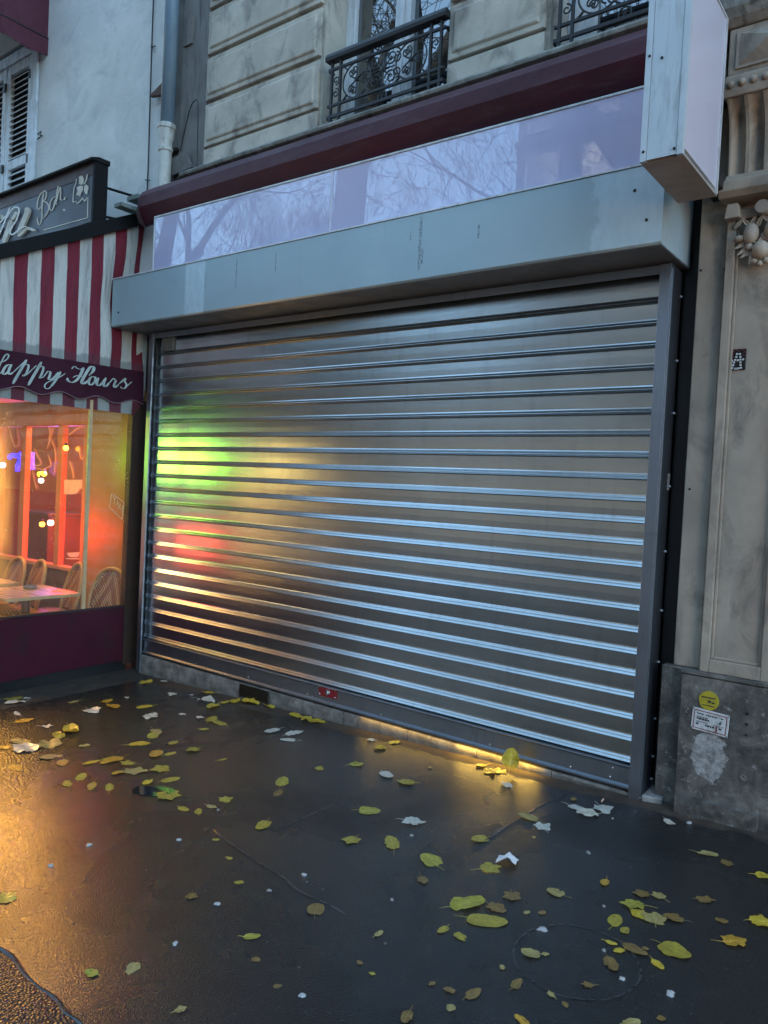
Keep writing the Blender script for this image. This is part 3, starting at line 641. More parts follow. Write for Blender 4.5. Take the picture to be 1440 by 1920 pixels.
# pale band at left paints in a reflection; rubbed, mottled wear at right
def band(lo,hi,soft):
    a=fmath(nt,'ADD',sep.outputs['X'],fmath(nt,'MULTIPLY',fmath(nt,'SUBTRACT',noise_tex(nt,P,9,6,.7).outputs['Fac'],.5),soft))
    r=nt.nodes.new('ShaderNodeMapRange'); r.interpolation_type='SMOOTHSTEP'; r.inputs[1].default_value=lo-.015; r.inputs[2].default_value=lo+.015; L(nt,a,r.inputs[0])
    r2=nt.nodes.new('ShaderNodeMapRange'); r2.interpolation_type='SMOOTHSTEP'; r2.inputs[1].default_value=hi-.015; r2.inputs[2].default_value=hi+.015; L(nt,a,r2.inputs[0])
    return fmath(nt,'SUBTRACT',r.outputs[0],r2.outputs[0],True)
pm=fmath(nt,'MAXIMUM',fmath(nt,'MULTIPLY',band(.80,1.02,.03),.8),fmath(nt,'MULTIPLY',band(3.98,4.6,.25),.55)); mott=noise_tex(nt,coords(nt,(5,5,2)),4,8,.7,.8).outputs['Fac']
pm=fmath(nt,'MULTIPLY',pm,ramp(nt,mott,[(.30,.45),(.62,1)]).outputs['Color'],True)
c=mix(nt,pm,c,(.52,.62,.66))
# scuffs
def scuff(x,z0,z1,w):
    dx=fmath(nt,'ABSOLUTE',fmath(nt,'SUBTRACT',fmath(nt,'ADD',sep.outputs['X'],fmath(nt,'MULTIPLY',noise_tex(nt,P,30,3).outputs['Fac'],.012)),x+.006))
    a=ramp(nt,fmath(nt,'DIVIDE',dx,w),[(.4,1),(.9,0)]).outputs['Color']; zc=(z0+z1)/2
    b2=ramp(nt,fmath(nt,'DIVIDE',fmath(nt,'ABSOLUTE',fmath(nt,'SUBTRACT',sep.outputs['Z'],zc)),(z1-z0)/2),[(.75,1),(1,0)]).outputs['Color']
    k=ramp(nt,noise_tex(nt,P,70,4,.7).outputs['Fac'],[(.40,0),(.56,1)]).outputs['Color']; return fmath(nt,'MULTIPLY',fmath(nt,'MULTIPLY',a,b2),k)
sm=scuff(1.03,2.93,3.06,.006)
for a in((1.36,2.88,3.12,.008),(1.75,2.95,3.11,.006),(2.93,2.80,3.14,.014),(2.86,3.0,3.06,.005),(3.32,2.94,3.02,.010),(2.95,2.85,2.95,.01)): sm=fmath(nt,'MAXIMUM',sm,scuff(*a))
c=mix(nt,fmath(nt,'MULTIPLY',sm,.8),c,(.07,.085,.085)); L(nt,c,b.inputs['Base Color'])
b.inputs['Roughness'].default_value=.33; b.inputs['Metallic'].default_value=.15; bumpn(nt,b,noise_tex(nt,coords(nt,(.6,2,2)),1.4,3).outputs['Fac'],.12,.03)
hz0,hz1=2.765,3.152
h=MB().extrude([(.0,hz0),(-.262,hz0),(-.27,hz0+.010),(-.27,hz1-.008),(-.262,hz1),(.19,hz1),(.19,hz0+.001),(.0,hz0+.001)],'x',-.142,4.318).build('housing',HOUS,rs,smooth=30)
MB().box(-.138,4.314,-.255,.19,hz0-.004,hz0-.0005).build('soffit',M('grey_soffit',(.19,.20,.21),(.15,.16,.165),4,.45,metal=.3,bump=.05),h)
MB().extrude([(-.275,hz1-.004),(-.275,hz1+.005),(-.05,hz1+.006),(-.05,hz1+.0015),(-.271,hz1+.001),(-.2715,hz1-.004)],'x',-.144,4.32).build('top_flashing',WHITE,h)
s=MB()
for u,v in((1212,412),(222,586),(1190,357)): q=onY(u,v,-.271); s.lathe([(0,-.006),(.006,-.005),(.008,.001)],q,12,'y')
s.build_each('screw_head',IRON,h)
# red lock plate
a=onY(595,1285,.028); b2=onY(629,1310,.028)
lk=MB().box(2.058,2.222,.022,.0295,.117,.190).build('lock_plate',M('red_enamel',(.26,.012,.02),(.19,.01,.016),9,.4,bump=.06,coat=.3),rs,bevel=.002); lk['label']='small red lock plate'
MB().lathe([(0,-.010),(.010,-.010),(.012,-.006),(.019,-.004),(.021,.001)],(2.140,.0215,.150),20,'y').build('lock_cylinder',M('chrome',(.7,.7,.7),(.6,.6,.6),9,.2,metal=1,bump=0),lk,smooth=30)
s=MB()
for x in(2.070,2.210):
    for z in(.129,.178): s.lathe([(0,-.003),(.004,-.002),(.005,.0)],(x,.0215,z),10,'y')
s.build_each('screw',WHITE,lk)
stk=MB().box(XR+.0005,XR+.0015,.150,.182,1.62,1.705).build('barcode_sticker',WPL); tag(stk,'white barcode label on the dark outer side of the right guide rail','label')
s=MB()
for i in range(7):
    z=1.63+i*.009; s.box(XR+.0016,XR+.0022,.155,.178-.004*(i%3),z,z+.003+.002*(i%2))
s.build('printing',INK,stk)

# ================================================================== LILAC FASCIA, AWNING CASSETTE, BOX SIGN
LILAC,nt,b=nodes('opal_acrylic'); P=coords(nt); n2=noise_tex(nt,P,1.2,4,.5).outputs['Fac']
v=noise_tex(nt,coords(nt,(8,8,.5)),2,5).outputs['Fac']; c=mix(nt,ramp(nt,v,[(.5,0),(.75,.5)]).outputs['Color'],ramp(nt,n2,[(.3,(.40,.375,.52)),(.7,(.45,.415,.57))]).outputs['Color'],(.38,.36,.50)); L(nt,c,b.inputs['Base Color'])
b.inputs['Roughness'].default_value=.35; b.inputs['Coat Weight'].default_value=1; b.inputs['Coat Roughness'].default_value=.0; b.inputs['Coat IOR'].default_value=1.72
bumpn(nt,b,noise_tex(nt,coords(nt,(.8,1,1)),.9,2).outputs['Fac'],.02,.03,'Coat Normal')
fp=empty('fascia_panel',(2.2,-.235,3.16),'long blank glossy lilac fascia panel mirroring bare branches above the shutter housing','sign')
MB().slab([(.350,-.235,3.159),(2.1945,-.235,3.159),(2.1945,-.235,3.554),(.350,-.235,3.574)],(0,.006,0)).slab([(2.1965,-.235,3.159),(4.385,-.235,3.159),(4.385,-.235,3.530),(2.1965,-.235,3.554)],(0,.006,0)).build_each('acrylic_panel',LILAC,fp)
TRIM=M('white_trim',(.55,.56,.57),(.42,.43,.44),9,.4,bump=.1,c3=(.25,.25,.24),streak=(5,5,2))
MB().slab([(.338,-.241,3.575),(4.385,-.241,3.531),(4.385,-.241,3.543),(.338,-.241,3.588)],(0,.05,0)).box(.338,.3495,-.241,-.19,3.159,3.5745).build('trim',TRIM,fp,bevel=.002)
MB().box(.352,4.385,-.228,-.02,3.159,3.528).build('casing',M('casing_grey',(.3,.3,.31),(.22,.22,.23),6,.6),fp)
MB().box(2.188,2.203,-.2385,-.2355,3.159,3.553).build('joint_strip',M('joint_white',(.60,.58,.66),(.5,.48,.56),9,.4,bump=.05),fp)
CASS=M('burgundy_enamel',(.060,.006,.015),(.042,.005,.011),2.5,.5,bump=.08,bscale=30,c3=(.065,.025,.030),streak=(1.2,6,6),spec=.35)
aw=empty('awning_cassette',(2.3,-.03,3.55),'long folded burgundy awning cassette running above the lilac fascia panel','awning')
MB().extrude([(-.02,3.875),(-.19,3.845),(-.235,3.805),(-.250,3.775),(-.253,3.690),(-.218,3.612),(-.195,3.578),(-.165,3.565),(-.12,3.60),(-.06,3.70),(-.02,3.70)],'x',.15,4.40).build('casing',CASS,aw,smooth=24)
MB().extrude([(-.01,3.882),(-.14,3.863),(-.218,3.822),(-.248,3.772),(-.262,3.680),(-.259,3.620),(-.242,3.574),(-.205,3.553),(-.16,3.566),(-.01,3.69)],'x',.135,.149).build('end_cap',M('dark_cap',(.035,.014,.016),(.025,.01,.012),6,.5),aw)
MB().box(.16,4.38,-.11,-.03,3.72,3.75).build('inner_arm',BLACK,aw)
# projecting box sign
ALU=M('weathered_alu',(.52,.57,.60),(.45,.50,.53),3,.42,metal=.25,bump=.1,c3=(.30,.32,.31),streak=(6,6,1.2))
bx=empty('box_sign',(4.47,-.54,2.93),'blank white double-sided box sign jutting out over the right end of the shutter','sign')
x0,x1,y0,y1,z0,z1=4.39,4.56,-.796,-.288,2.93,3.709
MB().box(x0+.010,x1-.010,y0+.004,y1,z0+.012,z1-.004).build('body',ALU,bx)
f=MB()
f.box(x0,x0+.024,y0-.004,y0+.02,z0,z1).box(x1-.024,x1,y0-.004,y0+.02,z0,z1).box(x0+.026,x1-.026,y0,y0+.0035,z0+.004,z1)
f.box((x0+x1)/2-.001,(x0+x1)/2+.001,y0-.0015,y0-.0005,z0+.01,z1)
f.build('front_extrusion',ALU,bx,bevel=.002)
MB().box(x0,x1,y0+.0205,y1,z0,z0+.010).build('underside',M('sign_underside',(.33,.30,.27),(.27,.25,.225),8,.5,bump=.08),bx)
MB().box(x1-.009,x1-.003,y0+.022,y1-.014,z0+.032,z1-.006).box(x0+.003,x0+.009,y0+.022,y1-.014,z0+.032,z1-.006).build_each('acrylic_face',M('sign_acrylic',(.56,.53,.61),(.55,.52,.60),2,.3,bump=.02,coat=.6,rvar=.01),bx)
MB().extrude([(x1,z0+.010),(x1-.003,z0+.032),(x1-.012,z0+.032),(x1-.012,z0+.0105)],'y',y0+.0205,y1-.013).build('bottom_retainer',M('bright_retainer',(.75,.72,.68),(.7,.68,.64),9,.18,metal=.9,bump=.02),bx)
MB().box(x1-.009,x1+.002,y1-.0125,y1+.003,z0+.0105,z1).box(x1-.012,x1+.001,y0+.0205,y1-.013,z1-.0055,z1+.003).build('edge_trim',TRIM,bx)
MB().box(4.44,4.52,y1+.0035,.128,3.05,3.13).box(4.44,4.52,y1+.0035,.128,3.50,3.58).build_each('wall_arm',IRON,bx)
s=MB()
for u,v in((1206,285),(1264,278),(1218,105),(1241,108)): q=onY(u,v,y0-.0045); s.lathe([(0,-.004),(.005,-.003),(.006,.001)],q,10,'y')
s.build_each('screw_head',IRON,bx)

# ================================================================== THRESHOLD
TH,nt,b=nodes('threshold_stone'); P=coords(nt); n1=noise_tex(nt,P,12,8,.68,.5).outputs['Fac']; n2=noise_tex(nt,coords(nt,(2,2,14)),2,6).outputs['Fac']
c=ramp(nt,n1,[(.3,(.07,.066,.06)),(.5,(.15,.14,.125)),(.7,(.26,.245,.22))]).outputs['Color']; c=mix(nt,ramp(nt,n2,[(.5,0),(.7,.6)]).outputs['Color'],c,(.09,.075,.06)); L(nt,c,b.inputs['Base Color']); b.inputs['Roughness'].default_value=.8
bumpn(nt,b,n1,.6,.012)
th=empty('threshold',(2.1,.1,-.1),'worn stone threshold course under the metal shutter with a small vent at left','step')
xs_=[.02,1.02,1.285,1.60,2.30,2.83,3.33,3.80,4.30]; s=MB()
for i in range(len(xs_)-1):
    xa,xb=xs_[i]+.0025,xs_[i+1]-.0025
    nx=max(4,int((xb-xa)/.03)); vs=[];fs=[]
    for a in range(nx+1):
        x=xa+(xb-xa)*a/nx; g=gz(x,0)
        e1=.008*noise.noise(Vector((x*14,1,2))); lo=.012+.018*max(0,noise.noise(Vector((x*6,5,3))))
        vs+=[(x,.022+e1*.4+.012*max(0,noise.noise(Vector((x*8,8,1)))),g-.04),(x,.010+e1,g+lo),(x,.008+e1,.040),(x,.012+e1*.5,.054),(x,.3,.055),(x,.3,g-.04)]
    for a in range(nx):
        for j in range(5): q=a*6+j; fs.append((q,q+1,q+7,q+6))
    fs+=[tuple(range(6)),tuple(range(nx*6,nx*6+6))[::-1]]; s.add(vs,fs)
s.build('stone_course',TH,th,smooth=50)
vg=MB(); a0,a1=1.292,1.594; za,zb_=-.040,.050
vg.box(a0,a1,-.004,.0055,zb_-.010,zb_).box(a0,a1,-.004,.0055,za,za+.010).box(a0,a0+.010,-.004,.0055,za+.010,zb_-.010).box(a1-.010,a1,-.004,.0055,za+.010,zb_-.010)
for i in range(1,14): x=a0+.010+(a1-a0-.02)*i/14; vg.box(x-.002,x+.002,-.002,.002,za+.010,zb_-.010)
for i in range(1,5): z=za+.010+(zb_-za-.02)*i/5; vg.box(a0+.010,a1-.010,-.0025,.0015,z-.002,z+.002)
g=vg.build('vent_grille',M('dark_bronze',(.05,.035,.022),(.03,.022,.015),20,.5,metal=.5),th); MB().box(a0+.01,a1-.01,.003,.0055,za+.01,zb_-.01).build('vent_backing',BLACK,g)
mk=MB(); p0=[Vector(q) for q in((4.300,.0,.0),(4.392,.022,.0),(4.385,.19,.0),(4.295,.19,.0))]
mk.add([(q.x,q.y,gz(q.x,q.y)-.02) for q in p0]+[(q.x,q.y,.068) for q in p0],[(0,1,2,3),(4,7,6,5),(0,4,5,1),(1,5,6,2),(2,6,7,3),(3,7,4,0)])
o=mk.build('marble_block',M('grey_marble',(.33,.32,.30),(.20,.195,.185),13,.45,bump=.35,c3=(.10,.1,.095),streak=(9,9,9))); o2=o.modifiers.new('b','BEVEL'); o2.width=.006; o2.segments=2
tag(o,'small pale marble block lying on the ground at the foot of the right guide rail','block')
# ================================================================== CAFE TERRACE (left)
XC=-.16; YF=-2.75; ZB,ZP,ZT2=-.062,.435,2.10
CANV=M('burgundy_vinyl',(.060,.008,.018),(.042,.006,.013),2.5,.55,bump=.12,bscale=200,bdist=.001,c3=(.035,.012,.016),streak=(3,3,2),spec=.18)
CLEAR,nt,b=nodes('clear_vinyl')
out=nt.nodes['Material Output']; tr=nt.nodes.new('ShaderNodeBsdfTransparent'); tr.inputs[0].default_value=(.90,.90,.88,1); gl=nt.nodes.new('ShaderNodeBsdfGlossy'); gl.inputs['Roughness'].default_value=.05
df=nt.nodes.new('ShaderNodeBsdfTranslucent'); df.inputs[0].default_value=(.8,.8,.78,1)
P=coords(nt); w=noise_tex(nt,coords(nt,(1,1.3,.5)),2.2,4,.6,1.2); bp=nt.nodes.new('ShaderNodeBump'); bp.inputs['Strength'].default_value=.25; bp.inputs['Distance'].default_value=.03; L(nt,w.outputs['Fac'],bp.inputs['Height']); L(nt,bp.outputs[0],gl.inputs['Normal'])
fz=nt.nodes.new('ShaderNodeLayerWeight'); fz.inputs[0].default_value=.5; L(nt,bp.outputs[0],fz.inputs['Normal'])
m1=nt.nodes.new('ShaderNodeMixShader'); L(nt,fmath(nt,'ADD',fmath(nt,'MULTIPLY',fmath(nt,'POWER',fz.outputs['Facing'],4.0),.6),.03),m1.inputs[0]); L(nt,tr.outputs[0],m1.inputs[1]); L(nt,gl.outputs[0],m1.inputs[2])
# rain drops and grime that scatter the light of the lamps
vd=nt.nodes.new('ShaderNodeTexVoronoi'); vd.inputs['Scale'].default_value=55; L(nt,P,vd.inputs['Vector']); dr=ramp(nt,vd.outputs['Distance'],[(.14,1),(.20,0)]).outputs['Color']; ds=ramp(nt,noise_tex(nt,P,5,3).outputs['Fac'],[(.54,0),(.6,1)]).outputs['Color']
gr=ramp(nt,noise_tex(nt,coords(nt,(1,3,1)),2.5,6,.65).outputs['Fac'],[(.35,.03),(.75,.13)]).outputs['Color']
fac=fmath(nt,'MAXIMUM',fmath(nt,'MULTIPLY',fmath(nt,'MULTIPLY',dr,ds),.55),gr)
m2=nt.nodes.new('ShaderNodeMixShader'); L(nt,fac,m2.inputs[0]); L(nt,m1.outputs[0],m2.inputs[1]); L(nt,df.outputs[0],m2.inputs[2]); L(nt,m2.outputs[0],out.inputs[0])
ct=empty('terrace_enclosure',(XC,-1.3,-.12),'enclosed bar terrace with clear plastic walls above a burgundy skirt at left','terrace')
MB().slab([(XC,.02,ZB+.035),(XC,YF,ZB-.01),(XC,YF,ZP-.02),(XC,.02,ZP)],(-.012,0,0)).slab([(XC,YF,ZB),(-7,YF,ZB-.15),(-7,YF,ZP),(XC,YF,ZP)],(0,.012,0)).build('skirt',CANV,ct)
MB().box(XC-.02,XC+.004,YF,.02,ZP-.002,ZP+.016).build('skirt_rail',M('skirt_rail_dark',(.03,.012,.012),(.02,.01,.01),9,.5),ct)
def cpanel(y0,y1):
    n,m=16,16; vs=[];fs=[]
    for i in range(n+1):
        for j in range(m+1):
            y=y0+(y1-y0)*i/n; z=ZP+.016+(ZT2+.06-ZP-.016)*j/m; vs.append((XC-.008+.010*noise.noise(Vector((y*2,z*1.1,4)))*min(1,4*min(i,n-i)/n),y,z))
    for i in range(n):
        for j in range(m): a=i*(m+1)+j; fs.append((a,a+1,a+m+2,a+m+1))
    return MB().add(vs,fs).build('clear_sheet',CLEAR,ct,smooth=True)
cpanel(-.395,-.03); cpanel(YF,-.425)
FR2=M('terrace_mullion',(.55,.38,.2),(.45,.3,.15),9,.45,bump=.05)
MB().box(XC-.016,XC+.006,-.424,-.396,ZP+.0165,ZT2+.05).build('mullion',FR2,ct)
DK=M('dark_brown_post',(.045,.022,.013),(.03,.015,.01),6,.55,bump=.1)
MB().box(XC-.06,XC+.01,-.028,.10,ZB,ZT2+.1).box(XC-.05,.0,.101,.18,-.2,3.6).build('corner_post',DK,ct)
MB().box(XC-.06,XC,YF,YF+.06,ZB,ZT2+.1).build('corner_post',DK,ct)
FLOOR=M('terrace_floor',(.06,.05,.045),(.04,.035,.03),5,.5,bump=.1)
MB().box(-7,XC-.02,YF+.02,.7,-.26,-.165).build('floor',FLOOR,ct)
MB().box(-7,XC-.012,YF+.03,0,-.164,ZB+.02).build('skirt_shade_strip',BLACK,ct) if 0 else MB().box(XC-.05,XC-.02,YF+.02,.02,-.17,ZB+.04).build('skirt_shade_strip',BLACK,ct)  # black strip stands in for the shade in the gap under the skirt
MB().slab([(-7,.6,2.5),(XC-.02,.6,2.5),(XC-.02,YF,2.32),(-7,YF,2.32)],(0,0,.03)).build('ceiling',M('ochre_ceiling',(.42,.27,.11),(.36,.22,.09),3,.7),ct)
# ---- rear cafe front seen through the plastic
WOOD=M('orange_wood',(.42,.20,.08),(.33,.15,.06),6,.45,bump=.1,stretch=(1,1,.3))
YB=.6
cf=empty('bar_frontage',(-2.2,YB,-.16),'orange wooden cafe front with tall panes behind the terrace chairs','wall')
w=MB()
for x0,x1 in((-3.23,-3.12),(-2.44,-2.345),(-1.925,-1.825),(-4.3,-4.2),(-5.4,-5.3)): w.box(x0,x1,YB,YB+.07,.54,2.06)
w.box(-7,-1.825,YB-.01,YB+.08,2.06,2.5).box(-7,-1.825,YB-.03,YB+.09,.50,.54)
w.build('frame',WOOD,cf,bevel=.006)
MB().box(-1.822,-.19,YB,YB+.08,-.165,2.5).build('plain_panel',M('olive_plaster',(.24,.20,.085),(.19,.155,.065),2.5,.55,bump=.1),cf)
GL,nt,b=nodes('cafe_glass'); out=nt.nodes['Material Output']; tr=nt.nodes.new('ShaderNodeBsdfTransparent'); gl=nt.nodes.new('ShaderNodeBsdfGlossy'); gl.inputs['Roughness'].default_value=.01; fz=nt.nodes.new('ShaderNodeLayerWeight'); fz.inputs[0].default_value=.5; m1=nt.nodes.new('ShaderNodeMixShader'); L(nt,fmath(nt,'ADD',fmath(nt,'MULTIPLY',fmath(nt,'POWER',fz.outputs['Facing'],4.0),.6),.03),m1.inputs[0]); L(nt,tr.outputs[0],m1.inputs[1]); L(nt,gl.outputs[0],m1.inputs[2]); L(nt,m1.outputs[0],out.inputs[0])
for x0,x1 in((-4.2,-3.23),(-3.12,-2.44),(-2.345,-1.925)): MB().box(x0+.003,x1-.003,YB+.03,YB+.034,.545,2.057).build('pane',GL,cf)
PAINT=M('window_paint',(.75,.42,.20),(.65,.36,.16),20,.6,bump=0)
wp=MB(); kk=[0]
def pl_(pts,wd):
    kk[0]+=1; d=-.001-.0006*kk[0]
    ribbon(wp,[(a/5.333,b_/5.333) for a,b_ in pts],wd/5.333,lambda u,v:onY(u,760+v,YB+.029+d*.0)+Vector((0,d,0)),(0,.0004,0),4)
for pts in ([(70,180),(160,80),(225,180)],[(70,180),(105,290),(150,410),(190,380),(175,280),(160,130)],[(330,180),(390,130),(440,140),(500,250),(490,340)],[(340,430),(375,500),(410,590),(330,600)],[(480,490),(512,590),(480,620),(420,640),(330,620)],[(600,180),(540,210),(510,320),(470,440)],[(690,300),(780,230),(870,195)],[(700,560),(725,640),(740,735)],[(520,350),(560,480),(545,700)],[(790,400),(820,540),(870,450)],[(330,640),(350,760),(375,840)]): pl_(pts,12)
wp.build('window_lettering',PAINT,cf)
PAP=M('paper_notice',(.72,.55,.48),(.6,.45,.4),9,.7,bump=0)
MB().slab([onY(a/5.333,760+b_/5.333,YB+.020) for a,b_ in((640,745),(860,745),(858,830),(800,832),(775,870),(745,888),(640,890))],(0,.001,0)).build('paper_notice',PAP,cf)
cu=MB(); f=lambda u,v:onY(u,960+v,YB+.012)
cu.slab([f(a/5.333,b_/5.333) for a,b_ in((668,408),(795,402),(785,440),(765,452),(705,452),(682,440))],(0,.001,0)).slab([f(a/5.333,b_/5.333) for a,b_ in((655,460),(818,462),(805,474),(668,472))],(0,.001,0))
cu.build('cup_decal',PAP,cf)
RWALL=M('red_wall',(.50,.09,.07),(.42,.07,.055),2,.7,bump=.1); OW=M('orange_wall',(.55,.30,.10),(.48,.24,.08),2,.7,bump=.1)
iw=empty('cafe_interior',(-3,2.2,-.16),'warm red and amber back room glowing behind the panes of the bar','room')
MB().box(-7,-1.1,2.3,2.36,-.16,1.25).build('red_dado',RWALL,iw); MB().box(-7,-1.1,2.3,2.36,1.251,2.7).build('upper_wall',OW,iw); MB().box(-1.1,-1.04,.69,2.36,-.16,2.7).build('side_wall',RWALL,iw); MB().box(-7,-1.04,.69,2.36,2.7,2.75).build('ceiling',OW,iw); MB().box(-7,-1.04,.69,2.36,-.2,-.161).build('floor',FLOOR,iw); MB().box(-7.06,-7.0,YF,2.36,-.16,2.7).build('end_wall',RWALL,iw)
# dark counter shapes inside
MB().box(-3.9,-3.3,1.0,1.5,-.16,1.02).box(-3.95,-3.25,.97,1.55,1.021,1.06).box(-2.3,-1.95,1.2,1.5,-.16,.75).build('counter',DK,iw,bevel=.01)
MB().box(-7,-1.825,YB-.01,YB+.08,-.165,.4995).build('stall_riser',DK,cf)
# decal on the clear sheet
dc=MB(); kk[0]=0
def dl(pts,wd):
    kk[0]+=1; d=.0005*kk[0]
    ribbon(dc,[(a/5.333,b_/5.333) for a,b_ in pts],wd/5.333,lambda u,v:onX(u,760+v,XC+.012)+Vector((d,0,0)),(-.0003,0,0),1,taper=False)
for pts in ([(1115,880),(1240,970)],[(1240,970),(1220,1142)],[(1220,1142),(1095,1022)],[(1095,1022),(1115,880)]): dl(pts,9)
for pts in ([(1130,902),(1146,945)],[(1162,925),(1146,945),(1138,985)],[(1148,1005),(1170,945),(1178,1025)],[(1155,985),(1174,993)],[(1184,972),(1203,1045)],[(1206,985),(1180,1040)],[(1222,1000),(1218,1090),(1204,1062)],[(1218,1040),(1206,1035)]): dl(pts,7)
dc.build('lettering',PAINT,ct)

# ---- striped side cheek of the big awning
STR,nt,b=nodes('striped_canvas'); P=coords(nt); sep=nt.nodes.new('ShaderNodeSeparateXYZ'); L(nt,P,sep.inputs[0])
wv=fmath(nt,'MULTIPLY',fmath(nt,'SUBTRACT',noise_tex(nt,coords(nt,(1,.6,.9)),2.2,3).outputs['Fac'],.5),.020)
fr_=fmath(nt,'FRACT',fmath(nt,'ADD',fmath(nt,'DIVIDE',fmath(nt,'ADD',fmath(nt,'ADD',sep.outputs['Y'],wv),1.072),.2047),20)); msk=ramp(nt,fr_,[(0,1),(.5,1),(.505,0)]).outputs['Color']; nt.nodes[-1] if 0 else None
dirt=noise_tex(nt,coords(nt,(3,6,.9)),2.2,8,.68,.4).outputs['Fac']
wc=mix(nt,ramp(nt,dirt,[(.48,0),(.72,1)]).outputs['Color'],(.50,.465,.415),(.25,.24,.22)); rc=mix(nt,ramp(nt,dirt,[(.48,0),(.75,1)]).outputs['Color'],(.165,.008,.022),(.10,.010,.018))
c=mix(nt,msk,wc,rc)
# old damp stain just over the valance
zz_=fmath(nt,'ADD',sep.outputs['Z'],fmath(nt,'MULTIPLY',fmath(nt,'SUBTRACT',noise_tex(nt,coords(nt,(1,7,2)),1.5,6).outputs['Fac'],.5),.12)); st=ramp(nt,fmath(nt,'SUBTRACT',zz_,2.0),[(.498,1),(.515,0)]).outputs['Color']
c=mix(nt,fmath(nt,'MULTIPLY',st,.65),c,mix(nt,msk,(.15,.165,.155),(.085,.022,.032))); L(nt,c,b.inputs['Base Color']); b.inputs['Roughness'].default_value=.75
h=noise_tex(nt,coords(nt,(1,2.2,.8)),2.4,5,.55,.8).outputs['Fac']; bumpn(nt,b,h,.6,.05)
ta=empty('terrace_awning',(XC,-1.3,2.1),'red and white striped awning cheek with burgundy Happy Hours valance','awning')
def ztopc(y): return 3.715+.512*(y-.05)
def cheek():
    ny,nz=70,34; vs=[];fs=[]; y0,y1=-2.62,.07
    for i in range(ny+1):
        y=y0+(y1-y0)*i/ny
        for j in range(nz+1):
            zt=max(2.46,ztopc(y)); z=2.075+(zt-2.075)*j/nz
            t=max(0,(y+.55)/.6); fold=.020*t*math.sin(9*(z-1.2*y))+.012*noise.noise(Vector((y*3,z*1.2,8)))
            tk=.05*math.exp(-((y+.12)/.16)**2-((z-2.95)/.25)**2)
            vs.append((XC+fold-tk+.012*(1-j/nz),y,z+.006*noise.noise(Vector((y*4,2,z)))*(1 if j==0 else 0)))
    for i in range(ny):
        for j in range(nz): a=i*(nz+1)+j; fs.append((a,a+nz+1,a+nz+2,a+1))
    return MB().add(vs,fs).build('striped_cheek',STR,ta,smooth=True,fix=False)
cheek()
MB().slab([(XC-.02,.05,ztopc(.05)+.03),(XC-.02,-2.62,2.49),(-7,-2.62,2.49),(-7,.05,ztopc(.05)+.03)],(0,0,.02)).build('roof_canvas',STR,ta)
BM=M('black_beam',(.005,.005,.006),(.010,.010,.010),9,.7,bump=.1,spec=.2)
MB().add([(x,y,ztopc(y)+dz) for x in(XC-.05,XC+.045) for y in(.06,-2.62) for dz in(-.012,.10)],[(0,1,3,2),(4,6,7,5),(0,4,5,1),(2,3,7,6),(0,2,6,4),(1,5,7,3)]).build('side_beam',BM,ta,bevel=.004)
# valance with wavy lower edge
VAL=M('valance_canvas',(.052,.011,.022),(.038,.008,.017),3,.7,bump=.12,bscale=200,bdist=.001,spec=.15)
XV=XC+.03; n=120; top=[];bot=[]
for i in range(n+1):
    y=-2.62+(2.62+.05)*i/n; top.append((XV+.004*math.sin(5*y),y,2.442+.035*(y+.2)*.5+.012*0)); bot.append((XV+.006*math.sin(5*y)+.006,y,2.163+.02*math.sin(2*PI*(y+1.105)/.325)+.018*(y+.5)))
mb=MB(); mb.add(top+bot+[(x-.004,y,z) for x,y,z in top+bot],[(i,i+1,n+2+i,n+1+i) for i in range(n)]+[(2*n+2+i,3*n+3+i,3*n+4+i,2*n+3+i) for i in range(n)]); vl=mb.build('valance',VAL,ta,fix=False)
MB().tube([(x+.002,y,z) for x,y,z in bot],.004,6).build('piping',M('pinkish_piping',(.22,.12,.14),(.17,.09,.1),20,.6),vl)
LET=M('pale_lettering',(.46,.50,.46),(.33,.37,.34),9,.5,bump=.1,c3=(.22,.24,.2),streak=(6,6,2))
lt=MB(); K=5.143; kk[0]=0
def st_(pts,wd,pen=True,k=7):
    kk[0]+=1; d=.004+.0005*kk[0]
    ribbon(lt,[(a/K,b_/K) for a,b_ in pts],wd/K,lambda u,v:onX(u,640+v,XV+.010)+Vector((d,0,0)),(-.003,0,0),k,pen=(.15,6/K) if pen else None)
